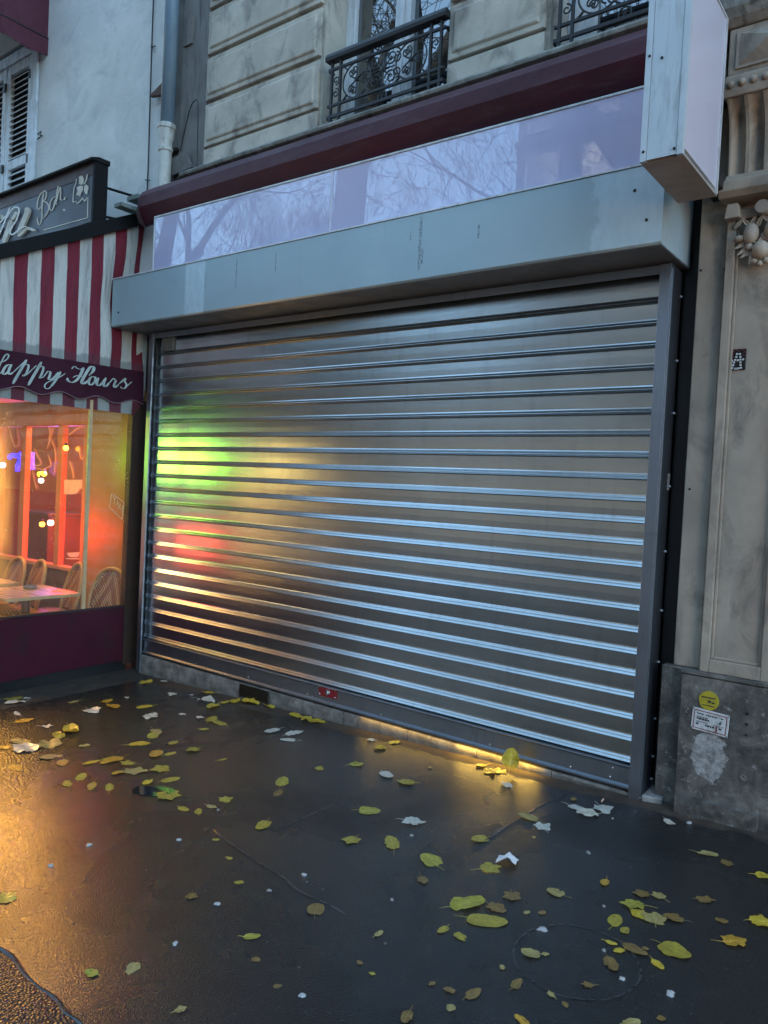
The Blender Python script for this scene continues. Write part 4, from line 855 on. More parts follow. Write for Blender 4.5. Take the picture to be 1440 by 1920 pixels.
HH=[([(650,352),(652,376),(690,396),(735,376),(770,330),(795,275),(803,255)],26),([(690,268),(702,250),(722,244),(745,262),(780,268),(806,250)],13),([(855,330),(890,292),(902,262),(892,244),(868,250),(838,290),(806,345),(786,385),(792,408),(818,402),(848,372)],27),([(700,350),(740,330),(790,338),(830,322)],12),
 ([(900,340),(868,352),(852,392),(866,420),(895,408),(918,372),(905,342),(880,342)],23),([(855,375),(885,340),(930,350)],9),([(948,352),(930,392),(934,422),(958,424),(990,392),(1012,356)],22),([(1018,350),(998,396),(998,432),(1022,430),(1050,398)],22),([(1050,400),(1078,368),(1092,358),(1104,372),(1118,376)],14),([(1118,374),(1100,405),(1094,436),(1108,442),(1140,415)],20),([(1140,412),(1175,382),(1205,358),(1196,385),(1215,418),(1200,450),(1170,452),(1156,436)],18),([(1195,452),(1232,420),(1266,390)],10),
 ([(100,226),(62,232),(30,270),(20,305),(38,318),(70,296),(98,250)],24),([(108,222),(84,262),(76,300),(90,318),(122,298)],22),([(122,298),(160,262),(200,225),(248,180)],10),([(250,178),(205,255),(160,332),(116,410)],27),([(180,285),(215,238),(248,222),(268,236),(258,280),(240,320),(218,334),(214,322)],20),([(225,336),(262,312),(300,275),(345,232)],10),([(392,200),(350,275),(306,350),(264,424)],27),([(325,305),(360,258),(392,242),(410,256),(398,305),(376,345),(362,350)],20),([(368,356),(405,346),(440,306),(452,288)],11),([(452,288),(476,298),(470,335),(460,362),(480,368),(520,342),(552,298)],21),([(576,292),(545,348),(510,400),(482,436)],24),([(500,412),(466,452),(436,456),(420,434),(440,402),(500,372),(570,344),(622,308)],11),
 ([(-60,360),(-40,300),(-10,228),(30,150),(58,124),(74,138),(58,172),(20,196),(-30,200)],13),([(-20,320),(5,296),(30,270)],10)]
for p_,w_ in HH: st_(p_,w_*1.08)
lt.build('lettering',LET,vl,fix=False)
# ---- bar sign board
sy=-.45; sg=empty('bar_sign',(-1.3,sy,3.6),'dark blue-grey Bar sign board with cream shamrock above the striped awning','sign')
SBL=M('slate_board',(.040,.043,.060),(.03,.033,.046),3,.45,bump=.08); DRED=M('dark_red_band',(.040,.006,.009),(.03,.005,.007),4,.5,bump=.05)
MB().box(-2.9,-.19,sy,sy+.10,3.575,3.945).build('board',SBL,sg); MB().box(-2.9,-.19,sy-.004,sy+.10,3.9455,4.045).build('top_band',DRED,sg)
MB().box(-.189,-.160,sy-.012,sy+.11,3.56,4.045).extrude([(sy-.045,4.0455),(sy-.05,4.062),(sy+.02,4.085),(sy+.12,4.085),(sy+.12,4.0455)],'x',-2.9,-.150).build('surround',BM,sg,bevel=.003)
b_=MB(); b_.tube([(-.17,sy+.06,3.87),(-.14,.0,3.885)],.011,8).tube([(-.17,sy+.09,3.64),(-.10,.0,3.66)],.011,8).build('wall_stay',BM,sg)
CRM=M('cream_letter',(.50,.45,.36),(.40,.36,.29),12,.5,bump=.08); K=7.579
l1=MB(); kk[0]=0
def sg_(mb,pts,wd,dep=.004,taper=True,k=7,base=.0005):
    kk[0]+=1; d=base+.0005*kk[0]
    ribbon(mb,[(a/K,q/K) for a,q in pts],wd/K,lambda u,v:onY(u,300+v,sy)+Vector((0,-d-dep,0)),(0,dep,0),k,taper=taper)
def lin(pts): 
    for i in range(len(pts)-1): sg_(l1,pts[i:i+2],13,.002,False,1)
lin([(425,500),(1092,272)]); lin([(1252,535),(1250,822),(620,1000)]); lin([(1092,272),(1085,340),(1060,400),(1050,500),(1045,602),(1085,590),(1110,625),(1150,590),(1185,545),(1215,592),(1252,540)])
l1.build('border',CRM,sg,fix=False); l2=MB()
for k,pg in enumerate(([(1130,240),(1170,222),(1198,260),(1192,335),(1160,356),(1130,342)],[(1090,505),(1112,440),(1095,398),(1130,372),(1182,370),(1187,430),(1162,470),(1140,525),(1115,500)],[(1205,380),(1235,352),(1262,380),(1264,420),(1250,450),(1255,482),(1226,488),(1205,450)])): l2.slab([onY(a/K,300+q/K,sy)+Vector((0,-.005-.0006*k,0)) for a,q in pg],(0,.004,0))
kk[0]=10; sg_(l2,[(1205,360),(1225,320),(1240,280),(1255,205)],14); l2.build('shamrock',CRM,sg); l3=MB(); kk[0]=0
for p_ in ([(622,452),(575,498),(540,600),(535,682),(556,706),(586,668)],[(630,450),(612,560),(602,700),(600,840),(580,908),(556,916),(540,870),(540,812)],[(600,470),(640,440),(668,470),(655,550),(618,592),(660,598),(692,640),(702,690),(685,745),(650,800),(618,835)],[(790,520),(745,560),(716,640),(720,702),(748,716),(774,660),(790,570)],[(835,368),(812,500),(800,600),(812,640)],[(812,600),(845,450),(866,392),(872,470),(868,560),(898,572)],[(930,530),(928,560),(914,574)]): sg_(l3,p_,15)
l3.build('bar_lettering',CRM,sg,fix=False); l4=MB(); kk[0]=0
for p_,w_ in (([(395,690),(415,740),(370,860),(320,980),(290,1090)],64),([(290,1095),(340,1050),(400,990),(455,985),(520,1015)],38),([(190,860),(150,980),(110,1090),(78,1185)],60),([(270,750),(240,800),(200,860)],44),([(-20,900),(10,840),(50,812),(62,850)],44),([(30,960),(0,1040),(-40,1120)],40)): sg_(l4,p_,w_,.02)
l4.build('large_letter',CRM,sg,fix=False); l5=MB(); kk[0]=0
for p_ in ([(190,690),(140,830),(90,960),(40,1070),(-10,1150)],[(150,840),(220,720),(290,686),(322,725),(295,850),(220,975),(194,1040),(218,1074),(262,1058),(335,992),(400,962),(442,970)],[(0,940),(60,900),(150,800),(190,760)]): sg_(l5,p_,17,.004,True,7,.03)
l5.build('neon_tube',M('unlit_tube',(.62,.58,.52),(.5,.47,.42),9,.3,bump=0),sg,fix=False)
lm=MB().ball(onY(120.5,394,sy-.03),.010,10).build('sign_lamp_glint',WHITE,sg,smooth=True)
fl=MB().box(-.10,.05,-.20,.0,3.80,3.835).box(-.12,-.02,-.30,-.12,3.72,3.75).build('metal_flashing',M('mossy_zinc',(.22,.25,.23),(.14,.16,.14),12,.6,bump=.2)); tag(fl,'small mossy metal flashing on the wall between the Bar sign and the burgundy cassette','flashing')

# ---- furniture
RATT,nt,b=nodes('rattan_weave'); uvp=coords(nt,(1,1,1),'Object'); ck=nt.nodes.new('ShaderNodeTexChecker'); ck.inputs['Scale'].default_value=62; L(nt,uvp,ck.inputs['Vector'])
sp_=nt.nodes.new('ShaderNodeSeparateXYZ'); L(nt,uvp,sp_.inputs[0])
chv=fmath(nt,'FRACT',fmath(nt,'MULTIPLY',fmath(nt,'ADD',fmath(nt,'ABSOLUTE',sp_.outputs['X']),fmath(nt,'MULTIPLY',sp_.outputs['Z'],.55)),9)); cm=ramp(nt,chv,[(.45,0),(.5,1)]).outputs['Color']
c=mix(nt,ck.outputs['Fac'],(.022,.007,.005),mix(nt,cm,(.58,.36,.18),(.34,.13,.05))); L(nt,c,b.inputs['Base Color']); b.inputs['Roughness'].default_value=.4; bumpn(nt,b,ck.outputs['Fac'],.6,.004)
CANE=M('cane',(.52,.30,.10),(.40,.21,.06),18,.35,bump=.1,kind='Object')
TBL=M('table_laminate',(.50,.36,.18),(.42,.29,.13),4,.3,bump=.05,stretch=(.4,3,1)); DIRON=M('black_iron',(.012,.013,.014),(.02,.02,.02),30,.4,metal=.4,bump=.1)
def make_chair():
    e=empty('bistro_chair',(0,0,0),'','chair'); 
    # local frame: seat at z .45, back at +y
    back=[(-.195,.17,.44),(-.215,.20,.60),(-.20,.235,.74),(-.13,.262,.85),(0,.272,.885),(.13,.262,.85),(.20,.235,.74),(.215,.20,.60),(.195,.17,.44)]
    bp=smooth_path(back,5); MB().tube(bp,.017,8).build('back_frame',CANE,e,smooth=True)
    w=MB(); vs=[];fs=[]; half=len(bp)//2; rows=16; cols=14
    for i in range(rows+1):
        z=.47+(.872-.47)*i/rows
        # width of hoop at this height
        hw=0;yy=0
        for a,b2 in zip(bp[half:],bp[half+1:]):
            if min(a.z,b2.z)<=z<=max(a.z,b2.z)+1e-6: t=(z-a.z)/(b2.z-a.z) if abs(b2.z-a.z)>1e-6 else 0; hw=abs(a.x+(b2.x-a.x)*t); yy=a.y+(b2.y-a.y)*t
        for j in range(cols+1):
            s=-1+2*j/cols; vs.append((s*max(.01,hw-.006),yy+.022*(1-s*s),z))
    for i in range(rows):
        for j in range(cols): a=i*(cols+1)+j; fs.append((a,a+1,a+cols+2,a+cols+1))
    w.add(vs,fs).build('backrest',RATT,e,smooth=True)
    st=MB(); n=28; sh=[(.205*math.copysign(abs(math.cos(2*PI*i/n))**.7,math.cos(2*PI*i/n)),-.02+.20*math.copysign(abs(math.sin(2*PI*i/n))**.7,math.sin(2*PI*i/n))) for i in range(n)]
    st.extrude(sh,'z',.435,.462); st.build('seat',RATT,e,bevel=.006)
    for x,y in((-.17,-.17),(.17,-.17)): MB().tube([(x,y,.44),(x*1.06,y*1.12,.0)],.014,8).build('leg',CANE,e,smooth=True)
    for x in(-.18,.18): MB().tube([(x,.155,.46),(x*1.06,.20,.0)],.014,8).build('leg',CANE,e,smooth=True)
    MB().tube([(.17*math.cos(a),-.01+.17*math.sin(a),.22) for a in[2*PI*i/20 for i in range(20)]],.008,6,True).build('stretcher',CANE,e,smooth=True)
    return e
ch0=make_chair(); FZ=-.165
spots=[(-.47,-.19,.12,'woven cane bistro chair alone at right, nearest the corner post'),(-1.02,-.24,-.25,'woven cane bistro chair behind the ashtray table, second from the right'),(-1.38,-.40,-.22,'woven cane bistro chair rising over the left end of the near table'),(-1.66,-.46,-.1,'leftmost woven cane bistro chair, cut by the left edge of the photo')]
for i,(x,y,rz,lab) in enumerate(spots):
    o=ch0 if i==0 else copy_tree(ch0); o.location=(x,y,FZ); o.rotation_euler.z=rz; tag(o,lab,'chair','woven bistro chairs on the terrace')
def table(x0,x1,y0,y1,z,lab):
    e=empty('bistro_table',((x0+x1)/2,(y0+y1)/2,FZ),lab,'table','bistro tables on the terrace'); cx,cy=(x0+x1)/2,(y0+y1)/2
    MB().box(x0,x1,y0,y1,z-.028,z).build('tabletop',TBL,e,bevel=.004); MB().lathe([(.035,FZ+.03),(.035,z-.03),(.09,z-.0285)],(cx,cy,0),16).build('pedestal',DIRON,e,smooth=40); MB().box(cx-.22,cx+.22,cy-.03,cy+.03,FZ,FZ+.03).box(cx-.03,cx+.03,cy-.22,cy-.031,FZ,FZ+.03).box(cx-.03,cx+.03,cy+.031,cy+.22,FZ,FZ+.03).build('foot',DIRON,e)
table(-.98,-.37,-.93,-.31,.548,'square light wood bistro table with the ashtray on it'); table(-1.80,-1.19,-1.03,-.41,.548,'second light wood bistro table, behind the ashtray table at the left edge')
a_=MB().lathe([(.045,.549),(.055,.555),(.058,.572),(.050,.574),(.044,.560),(.0,.558)],(-.80,-.52,0),20).build('ashtray',M('grey_ashtray',(.2,.2,.19),(.15,.15,.15),20,.4),None,smooth=40); tag(a_,'small round grey ashtray on the nearer bistro table','ashtray')

# ---- lit lamps of the bar
def lampball(name,p,r,c,s,lab,cat='lamp'):
    e=empty(name,p,lab,cat); MB().ball(p,r,12).build('bulb',EM(name+str(c)+str(s),c,s),e,smooth=True); MB().lathe([(r*.5,r*.8),(r*.6,r*1.8),(r*.3,r*2.0)],p,10).build('socket',DK,e); return e
def plight(name,loc,c,e,r=.08):
    l=bpy.data.lights.new(name,'POINT'); l.color=c; l.energy=e; l.shadow_soft_size=r; o=bpy.data.objects.new(name,l); o.location=loc; COL.objects.link(o); return o
def alight(name,loc,rot,c,e,sx,sy_):
    l=bpy.data.lights.new(name,'AREA'); l.shape='RECTANGLE'; l.size=sx; l.size_y=sy_; l.color=c; l.energy=e; o=bpy.data.objects.new(name,l); o.location=loc; o.rotation_euler=rot; COL.objects.link(o); return o
lampball('amber_bulb',onY(123.5,840,YB-.04),.028,(1,.36,.02),2.2,'small amber bulb glowing high on the right wooden post of the bar front')
lampball('amber_bulb',onY(79,983,YB+.3),.032,(1,.35,.02),2.0,'amber bulb low in the red-lit pane beside a pinkish white lamp')
lampball('pink_lamp',onY(95,980,YB+.3),.036,(1,.36,.28),3,'brightest pinkish white lamp low in the red-lit pane')
lampball('yellow_spotlight',onY(75,889,YB+.4),.034,(1,.6,.02),.8,'left one of a pair of yellow lamps above the bar counter'); lampball('yellow_spotlight',onY(82.5,888,YB+.4),.034,(1,.65,.02),.8,'right one of a pair of yellow lamps above the bar counter')
lampball('white_lamp',onY(77,901,YB+.4),.035,(1,.9,.7),.4,'pale white lamp under the pair of yellow lamps')
lampball('white_lamp',onY(5,872,YB+.4),.04,(1,.8,.8),.4,'pale white lamp at the left edge beside the blue neon')
ne=empty('blue_neon',onY(25,860,YB+.35),'bent blue neon tube glowing in the left pane of the bar','neon')
MB().tube(smooth_path([onY(a/5.333,760+q/5.333,YB+.35) for a,q in((95,520),(130,500),(190,510),(215,480),(205,540),(180,600),(175,660))],5),.028,8).build('tube',EM('blue_glow',(.01,.012,1),.9),ne,smooth=True)
ng=empty('violet_neon',onY(60,850,YB+.35),'thin violet neon strip in the second pane of the bar','neon'); MB().tube([onY(a/5.333,760+q/5.333,YB+.35) for a,q in((325,470),(322,560),(330,640))],.028,8).build('tube',EM('violet_glow',(.28,.06,1),.35),ng,smooth=True)
# ================================================================== FALLEN LEAVES AND LITTER
def leaf_mat(name,c1,c2,c3):
    m,nt,b=nodes('leaf_'+name); v=coords(nt,(1,1,1),'Object'); oi=nt.nodes.new('ShaderNodeObjectInfo')
    ad=nt.nodes.new('ShaderNodeVectorMath'); ad.operation='ADD'; L(nt,v,ad.inputs[0]); cb_=nt.nodes.new('ShaderNodeCombineXYZ'); L(nt,fmath(nt,'MULTIPLY',oi.outputs['Random'],9),cb_.inputs[0]); L(nt,cb_.outputs[0],ad.inputs[1])
    n1=noise_tex(nt,ad.outputs[0],26,6,.65,.3).outputs['Fac']; c=ramp(nt,n1,[(.36,c1),(.62,c2)]).outputs['Color']
    n2=noise_tex(nt,ad.outputs[0],60,5,.7).outputs['Fac']; c=mix(nt,ramp(nt,n2,[(.53,0),(.66,.9)]).outputs['Color'],c,c3)
    sp=nt.nodes.new('ShaderNodeSeparateXYZ'); L(nt,v,sp.inputs[0])
    vein=fmath(nt,'FRACT',fmath(nt,'MULTIPLY',fmath(nt,'SUBTRACT',sp.outputs['X'],fmath(nt,'MULTIPLY',fmath(nt,'ABSOLUTE',sp.outputs['Y']),.9)),95)); vm=fmath(nt,'MAXIMUM',ramp(nt,vein,[(.0,.6),(.10,0)]).outputs['Color'],ramp(nt,fmath(nt,'ABSOLUTE',sp.outputs['Y']),[(.0009,1),(.0018,0)]).outputs['Color'])
    c=mix(nt,fmath(nt,'MULTIPLY',vm,.35),c,tuple(min(.8,x*1.5+.03) for x in c2)); L(nt,c,b.inputs['Base Color'])
    b.inputs['Roughness'].default_value=.42; b.inputs['Coat Weight'].default_value=.3; b.inputs['Coat Roughness'].default_value=.15
    h=fmath(nt,'SUBTRACT',n2,fmath(nt,'MULTIPLY',vm,.6)); bumpn(nt,b,h,.5,.002)
    out=nt.nodes['Material Output']; tl=nt.nodes.new('ShaderNodeBsdfTranslucent'); L(nt,c,tl.inputs[0]); ms=nt.nodes.new('ShaderNodeMixShader'); ms.inputs[0].default_value=.22; L(nt,b.outputs[0],ms.inputs[1]); L(nt,tl.outputs[0],ms.inputs[2]); L(nt,ms.outputs[0],out.inputs[0]); return m
LM={'y':(leaf_mat('yellow',(.42,.30,.02),(.55,.42,.04),(.20,.13,.02)),'bright yellow'),'o':(leaf_mat('olive',(.27,.215,.025),(.38,.315,.04),(.10,.075,.02)),'olive'),'g':(leaf_mat('green',(.27,.245,.03),(.40,.36,.05),(.10,.09,.02)),'yellow-green'),
    'c':(leaf_mat('cream',(.50,.46,.36),(.62,.58,.47),(.33,.27,.17)),'pale cream'),'w':(leaf_mat('pale',(.42,.44,.38),(.52,.54,.48),(.25,.26,.2)),'greyish white'),'b':(leaf_mat('brown',(.15,.095,.025),(.22,.145,.04),(.07,.045,.018)),'brown'),
    't':(leaf_mat('tan',(.27,.215,.07),(.36,.30,.11),(.14,.10,.03)),'tan'),'a':(leaf_mat('amber',(.38,.21,.02),(.48,.29,.03),(.17,.08,.015)),'orange-yellow')}
def leaf_mesh(seed,kind,Lg,curl):
    r=random.Random(seed); n=40; pts=[]
    for i in range(n):
        a=2*PI*i/n   # tip at +x
        if kind=='oval': rad=.5*(1-.14*math.cos(2*a+PI))*(1+.20*max(0,math.cos(a))**8)*(1-.10*max(0,-math.cos(a))**10); sx,sy=1,.78
        elif kind=='heart': rad=.5*(1+.16*max(0,math.cos(a))**6-.22*max(0,-math.cos(a))**14+.06*math.cos(2*(a-PI))); sx,sy=1,.95
        elif kind=='lobed': rad=.44*(1+.17*math.cos(5*a+.5*math.sin(a+seed))*(.6+.4*math.cos(a/2)**2)+.26*noise.noise(Vector((math.cos(a)*1.5,math.sin(a)*1.5,seed*.7)))+.06*math.cos(11*a+seed)); sx,sy=1,.8+.2*((seed*7)%5)/4
        elif kind=='long': rad=.5; sx,sy=1,.42
        else: rad=.45*(1+.35*noise.noise(Vector((math.cos(a)*1.6,math.sin(a)*1.6,seed*1.7)))); sx,sy=1,.7
        rad*=1+.16*noise.noise(Vector((math.cos(a)*1.3,math.sin(a)*1.3,seed*2.3)))
        if seed%3==0 and abs(a-1.2-(seed%7)*.7)<.16: rad*=.72
        rad*=1+.05*noise.noise(Vector((math.cos(a)*4,math.sin(a)*4,seed*.91)))+.02*r.uniform(-1,1)
        pts.append((rad*math.cos(a)*sx*Lg,rad*math.sin(a)*sy*Lg))
    k1,k2,k3=r.uniform(-.6,1)*curl,r.uniform(.2,1)*curl,r.uniform(-.6,.6)*curl
    def hz(x,y):
        x/=Lg;y/=Lg; return Lg*(k1*x*x*1.2+k2*y*y*1.7+k3*x*y+.35*curl*noise.noise(Vector((x*3,y*3,seed)))+.02*abs(noise.noise(Vector((x*8,y*8,seed)))))
    vs=[(0,0,hz(0,0))]; 
    for f in(.34,.68,1.0):
        for x,y in pts: vs.append((x*f,y*f,hz(x*f,y*f)))
    fs=[(0,1+i,1+(i+1)%n) for i in range(n)]
    for q in range(2):
        for i in range(n): a=1+q*n+i; b2=1+q*n+(i+1)%n; fs.append((a,a+n,b2+n,b2))
    mb=MB().add(vs,fs); x0=pts[n//2][0]
    if kind!='frag':
        ln=Lg*r.uniform(.25,.55); cv=r.uniform(-.3,.3)*ln; mb.tube([(x0*.5,0,hz(x0*.5,0)+.001),(x0,0,hz(x0,0)+.001),(x0-ln*.5,cv*.4,.003+.1*curl*Lg),(x0-ln,cv,.002+.25*curl*Lg*r.random())],[.0009,.0011,.001,.0008],5)
    mz=min(v.z for v in mb.v)
    for v in mb.v: v.z-=mz
    return mb
# (u, v, size in photo pixels, colour, shape, curl): read off the photo, laid onto the pavement plane below
LV='''23,1311,26,o,oval,.2 32,1318,30,c,oval,.3 50,1310,15,c,frag,.3 32,1339,24,w,long,.2 43,1353,28,a,oval,.2 138,1317,26,t,long,.1 200,1316,24,a,oval,.3 237,1309,12,c,frag,.4 213,1326,28,a,oval,.3 273,1281,24,y,heart,.3
308,1279,17,c,frag,.4 323,1303,22,c,frag,.3 393,1300,22,y,oval,.3 385,1316,30,c,heart,.6 400,1325,30,y,oval,.3 421,1318,17,y,oval,.3 439,1317,21,y,heart,.5 468,1319,33,y,oval,.5 172,1335,40,c,lobed,.4 274,1326,28,y,oval,.2
282,1345,40,c,lobed,.3 343,1340,15,c,frag,.4 374,1347,17,c,frag,.5 397,1350,28,o,oval,.1 413,1357,28,o,oval,.1 381,1368,16,g,oval,.1 292,1372,30,t,oval,.1 287,1380,30,g,oval,.1 260,1396,34,y,oval,.2 325,1393,22,o,oval,.05
88,1363,22,c,lobed,.4 132,1372,40,y,oval,.5 110,1381,32,g,oval,.4 40,1392,36,t,oval,.2 93,1397,48,t,lobed,.3 48,1406,48,c,heart,.5 158,1399,22,t,frag,.2 7,1402,24,a,oval,.2 293,1413,36,a,oval,.1 318,1414,20,o,oval,.05
363,1407,26,g,heart,.4 418,1425,18,o,long,.1 28,1440,32,a,oval,.1 117,1430,30,o,oval,.1 172,1430,36,y,long,.1 212,1425,42,a,oval,.2 240,1431,30,o,lobed,.1 223,1450,22,a,oval,.3 253,1447,42,t,lobed,.3 302,1443,38,o,lobed,.2
277,1467,24,y,oval,.3 318,1463,30,o,oval,.1 318,1492,48,o,lobed,.1 172,1475,40,o,long,.05 205,1477,36,o,long,.05 152,1458,28,o,oval,.1 127,1471,28,o,frag,.1 422,1500,27,g,lobed,.3 343,1517,24,o,oval,.05 372,1523,21,o,oval,.05
396,1513,20,t,oval,.2 405,1575,16,o,frag,.05 95,1420,42,t,frag,.1 505,1326,20,y,heart,.6 556,1344,28,y,oval,.5 577,1352,30,y,lobed,.5 595,1354,30,y,oval,.4 511,1371,30,w,oval,.2 551,1376,30,w,oval,.2 544,1388,27,w,oval,.05
696,1389,18,c,lobed,.5 714,1404,22,y,heart,.4 738,1394,21,g,oval,.6 668,1434,30,g,lobed,.2 599,1442,18,o,heart,.2 723,1453,33,w,oval,.3 529,1467,36,g,oval,.2 763,1468,31,o,heart,.2 521,1488,24,b,oval,.05 690,1521,38,g,heart,.1
774,1542,44,w,lobed,.4 495,1546,38,o,oval,.1 660,1576,36,o,lobed,.1 735,1583,42,o,oval,.1 901,1573,33,o,heart,.1 903,1437,28,y,lobed,.6 918,1449,30,y,lobed,.5 937,1447,28,y,lobed,.6 950,1473,22,c,heart,.6 807,1440,12,t,frag,.3
1081,1516,32,w,oval,.3 1104,1527,38,c,heart,.6 1129,1518,40,w,lobed,.3 993,1534,36,t,oval,.2 1017,1551,36,w,lobed,.2 1299,1523,44,y,heart,.4 1255,1543,25,c,oval,.5 918,1628,42,o,lobed,.1 1325,1602,30,t,oval,.3 1363,1619,27,b,lobed,.2
1134,1655,24,a,oval,.2 1043,1675,32,t,heart,.1 960,1682,38,b,lobed,.2 1430,1644,28,y,heart,.4 1075,1500,17,b,frag,.3 1001,1570,12,t,frag,.2 810,1615,46,g,heart,.15 872,1697,60,g,oval,.4 908,1727,66,o,oval,.15 592,1707,36,b,heart,.2
793,1651,32,b,lobed,.1 930,1703,42,b,lobed,.3 832,1743,25,o,oval,.05 862,1757,32,o,frag,.1 710,1752,18,t,oval,.3 675,1806,16,b,frag,.2 697,1827,15,o,frag,.2 810,1845,18,b,frag,.2 843,1858,26,b,frag,.3 885,1866,33,b,oval,.2
845,1890,26,t,frag,.2 763,1908,32,b,oval,.7 942,1815,18,t,frag,.2 1202,1677,36,b,lobed,.3 1235,1681,30,t,lobed,.3 1186,1697,48,g,lobed,.2 1198,1715,38,y,lobed,.3 1227,1724,46,t,lobed,.3 1265,1723,33,b,heart,.3 1153,1727,36,o,oval,.1
1172,1745,28,o,frag,.1 1145,1769,18,y,oval,.2 1162,1783,22,y,oval,.3 1187,1780,40,b,oval,.2 1210,1780,16,b,frag,.2 997,1790,34,t,heart,.4 1022,1790,18,t,frag,.3 1145,1808,38,b,oval,.2 1103,1848,24,b,lobed,.2 968,1847,27,b,oval,.2
1033,1866,19,t,lobed,.2 1262,1782,54,o,heart,.2 1232,1808,27,y,oval,.2 1378,1767,50,a,lobed,.4 1427,1730,44,y,lobed,.5 1322,1688,32,b,lobed,.2 1353,1727,26,b,frag,.1 980,1915,28,a,oval,.2 1183,1919,30,t,oval,.2
358,1682,26,b,lobed,.2 448,1655,22,o,frag,.1 470,1757,28,g,oval,.2 172,1827,25,g,heart,.3 250,1815,38,t,frag,.1 12,1685,44,g,lobed,.3 338,1895,24,t,lobed,.2 1017,1712,18,b,frag,.2 988,1712,16,t,frag,.2 1060,1885,18,b,frag,.2 1240,1910,20,b,frag,.2 430,1610,16,o,frag,.1 480,1800,20,b,frag,.1 520,1850,18,b,frag,.1'''
def region(u,v):
    if u<345 and v<1340: return 'beside the burgundy skirt'
    if u>=345 and u<480 and v<1385: return 'left of the vent grille'
    if 480<=u<640 and v<1400: return 'below the red lock plate'
    if 640<=u<820 and v<1420: return 'near the middle of the threshold'
    if 820<=u<970 and v<1480: return 'in the yellow-lit spot'
    if u<180 and v<1410: return 'at the left edge by the skirt'
    if u<345 and v<1500: return 'around the small puddle'
    if 345<=u<480 and v<1540: return 'right of the small puddle'
    if u<345 and v<1540: return 'just below the small puddle'
    if 480<=u<860 and v<1600: return 'before the middle of the shutter'
    if 860<=u<1060 and v<1645: return 'by the crumpled white paper'
    if u>=1060 and v<1560: return 'near the marble block'
    if u>=1280: return 'at the right edge'
    if 940<=u<1280 and v<1765: return 'above the round cover ring'
    if 940<=u: return 'around the round cover ring'
    if 560<=u<940 and v<1770: return 'in the lower middle'
    if 560<=u<940: return 'along the bottom edge'
    return 'in the lower left'
shape_w={'oval':'oval','heart':'broad','lobed':'lobed','long':'narrow','frag':'torn'}
rows=[]
for tkn in LV.split():
    u,v,s,c,k,cu=tkn.split(','); rows.append((float(u),float(v),float(s),c,k,float(cu)))
ORD=['first','second','third','fourth','fifth','sixth','seventh','eighth','ninth']
NUM={2:'two',3:'three',4:'four',5:'five',6:'six',7:'seven',8:'eight',9:'nine'}
groups={}
for i,rw in enumerate(rows): groups.setdefault((rw[3],rw[4],region(rw[0],rw[1])),[]).append(i)
labels={}
for (c,k,reg),idx in groups.items():
    base=f"{LM[c][1]} {shape_w[k]}"
    if len(idx)==1: labels[idx[0]]=f"{base} leaf {reg}"
    else:
        idx=sorted(idx,key=lambda i:rows[i][0]); n=len(idx)
        for j,i in enumerate(idx):
            pos='leftmost' if j==0 else 'rightmost' if j==n-1 else 'middle' if n==3 else ORD[j]+' from left'
            labels[i]=f"{pos} of {NUM[n]} {base} leaves {reg}"
rnd=random.Random(21)
for i,(u,v,s,c,k,cu) in enumerate(rows):
    p=gp(u,v); Lg=s*depth(p)/FPX; cu*=.5 if v>1400 else .8; s*=.95 if s<45 else .84
    o=leaf_mesh(100+i,k,Lg,cu).build('fallen_leaf',LM[c][0],smooth=True); o.location=p+Vector((0,0,.0012+.0008*(i%3)))
    o.rotation_euler=(math.atan(GY),-math.atan(GX),rnd.uniform(0,2*PI)); tag(o,labels[i],'leaf','fallen leaves on the wet pavement')
# the leaf leaning upright against the threshold
p=gp(957,1449); o=leaf_mesh(77,'heart',.105,.35).build('fallen_leaf',LM['y'][0],smooth=True); o.location=p+Vector((0,.0,.075)); o.rotation_euler=(R(12),R(-78),R(95)); tag(o,'big bright yellow leaf standing upright against the stone threshold','leaf','fallen leaves on the wet pavement')
# litter
PAPER=M('litter_paper',(.36,.36,.35),(.27,.27,.27),30,.7,bump=.3,bscale=60,kind='Object')
p=gp(951,1617); m_=MB(); r=random.Random(4); n=7; vs=[];fs=[]
for i in range(n+1):
    for j in range(n+1):
        x=(i/n-.5)*.085; y=(j/n-.5)*.06; vs.append((x,y,.016+.030*math.exp(-((x-.01)/.03)**2)*(1 if j<5 else .3)+r.uniform(-.005,.005)-.9*abs(y)*.25))
for i in range(n):
    for j in range(n): a=i*(n+1)+j; fs.append((a,a+n+1,a+n+2,a+1))
o=m_.add(vs,fs).build('crumpled_paper',PAPER); o.location=p+Vector((0,0,-.004)); o.rotation_euler.z=.25; o.data.materials[0]=M('crumpled_white',(.58,.58,.58),(.46,.46,.47),30,.7,bump=.3,bscale=60,kind='Object'); so_=o.modifiers.new('s','SOLIDIFY'); so_.thickness=.002; tag(o,'crumpled white paper scrap, biggest piece of litter on the wet asphalt','litter')
GUM=M('gum',(.24,.235,.22),(.18,.175,.17),40,.6,bump=.2,kind='Object')
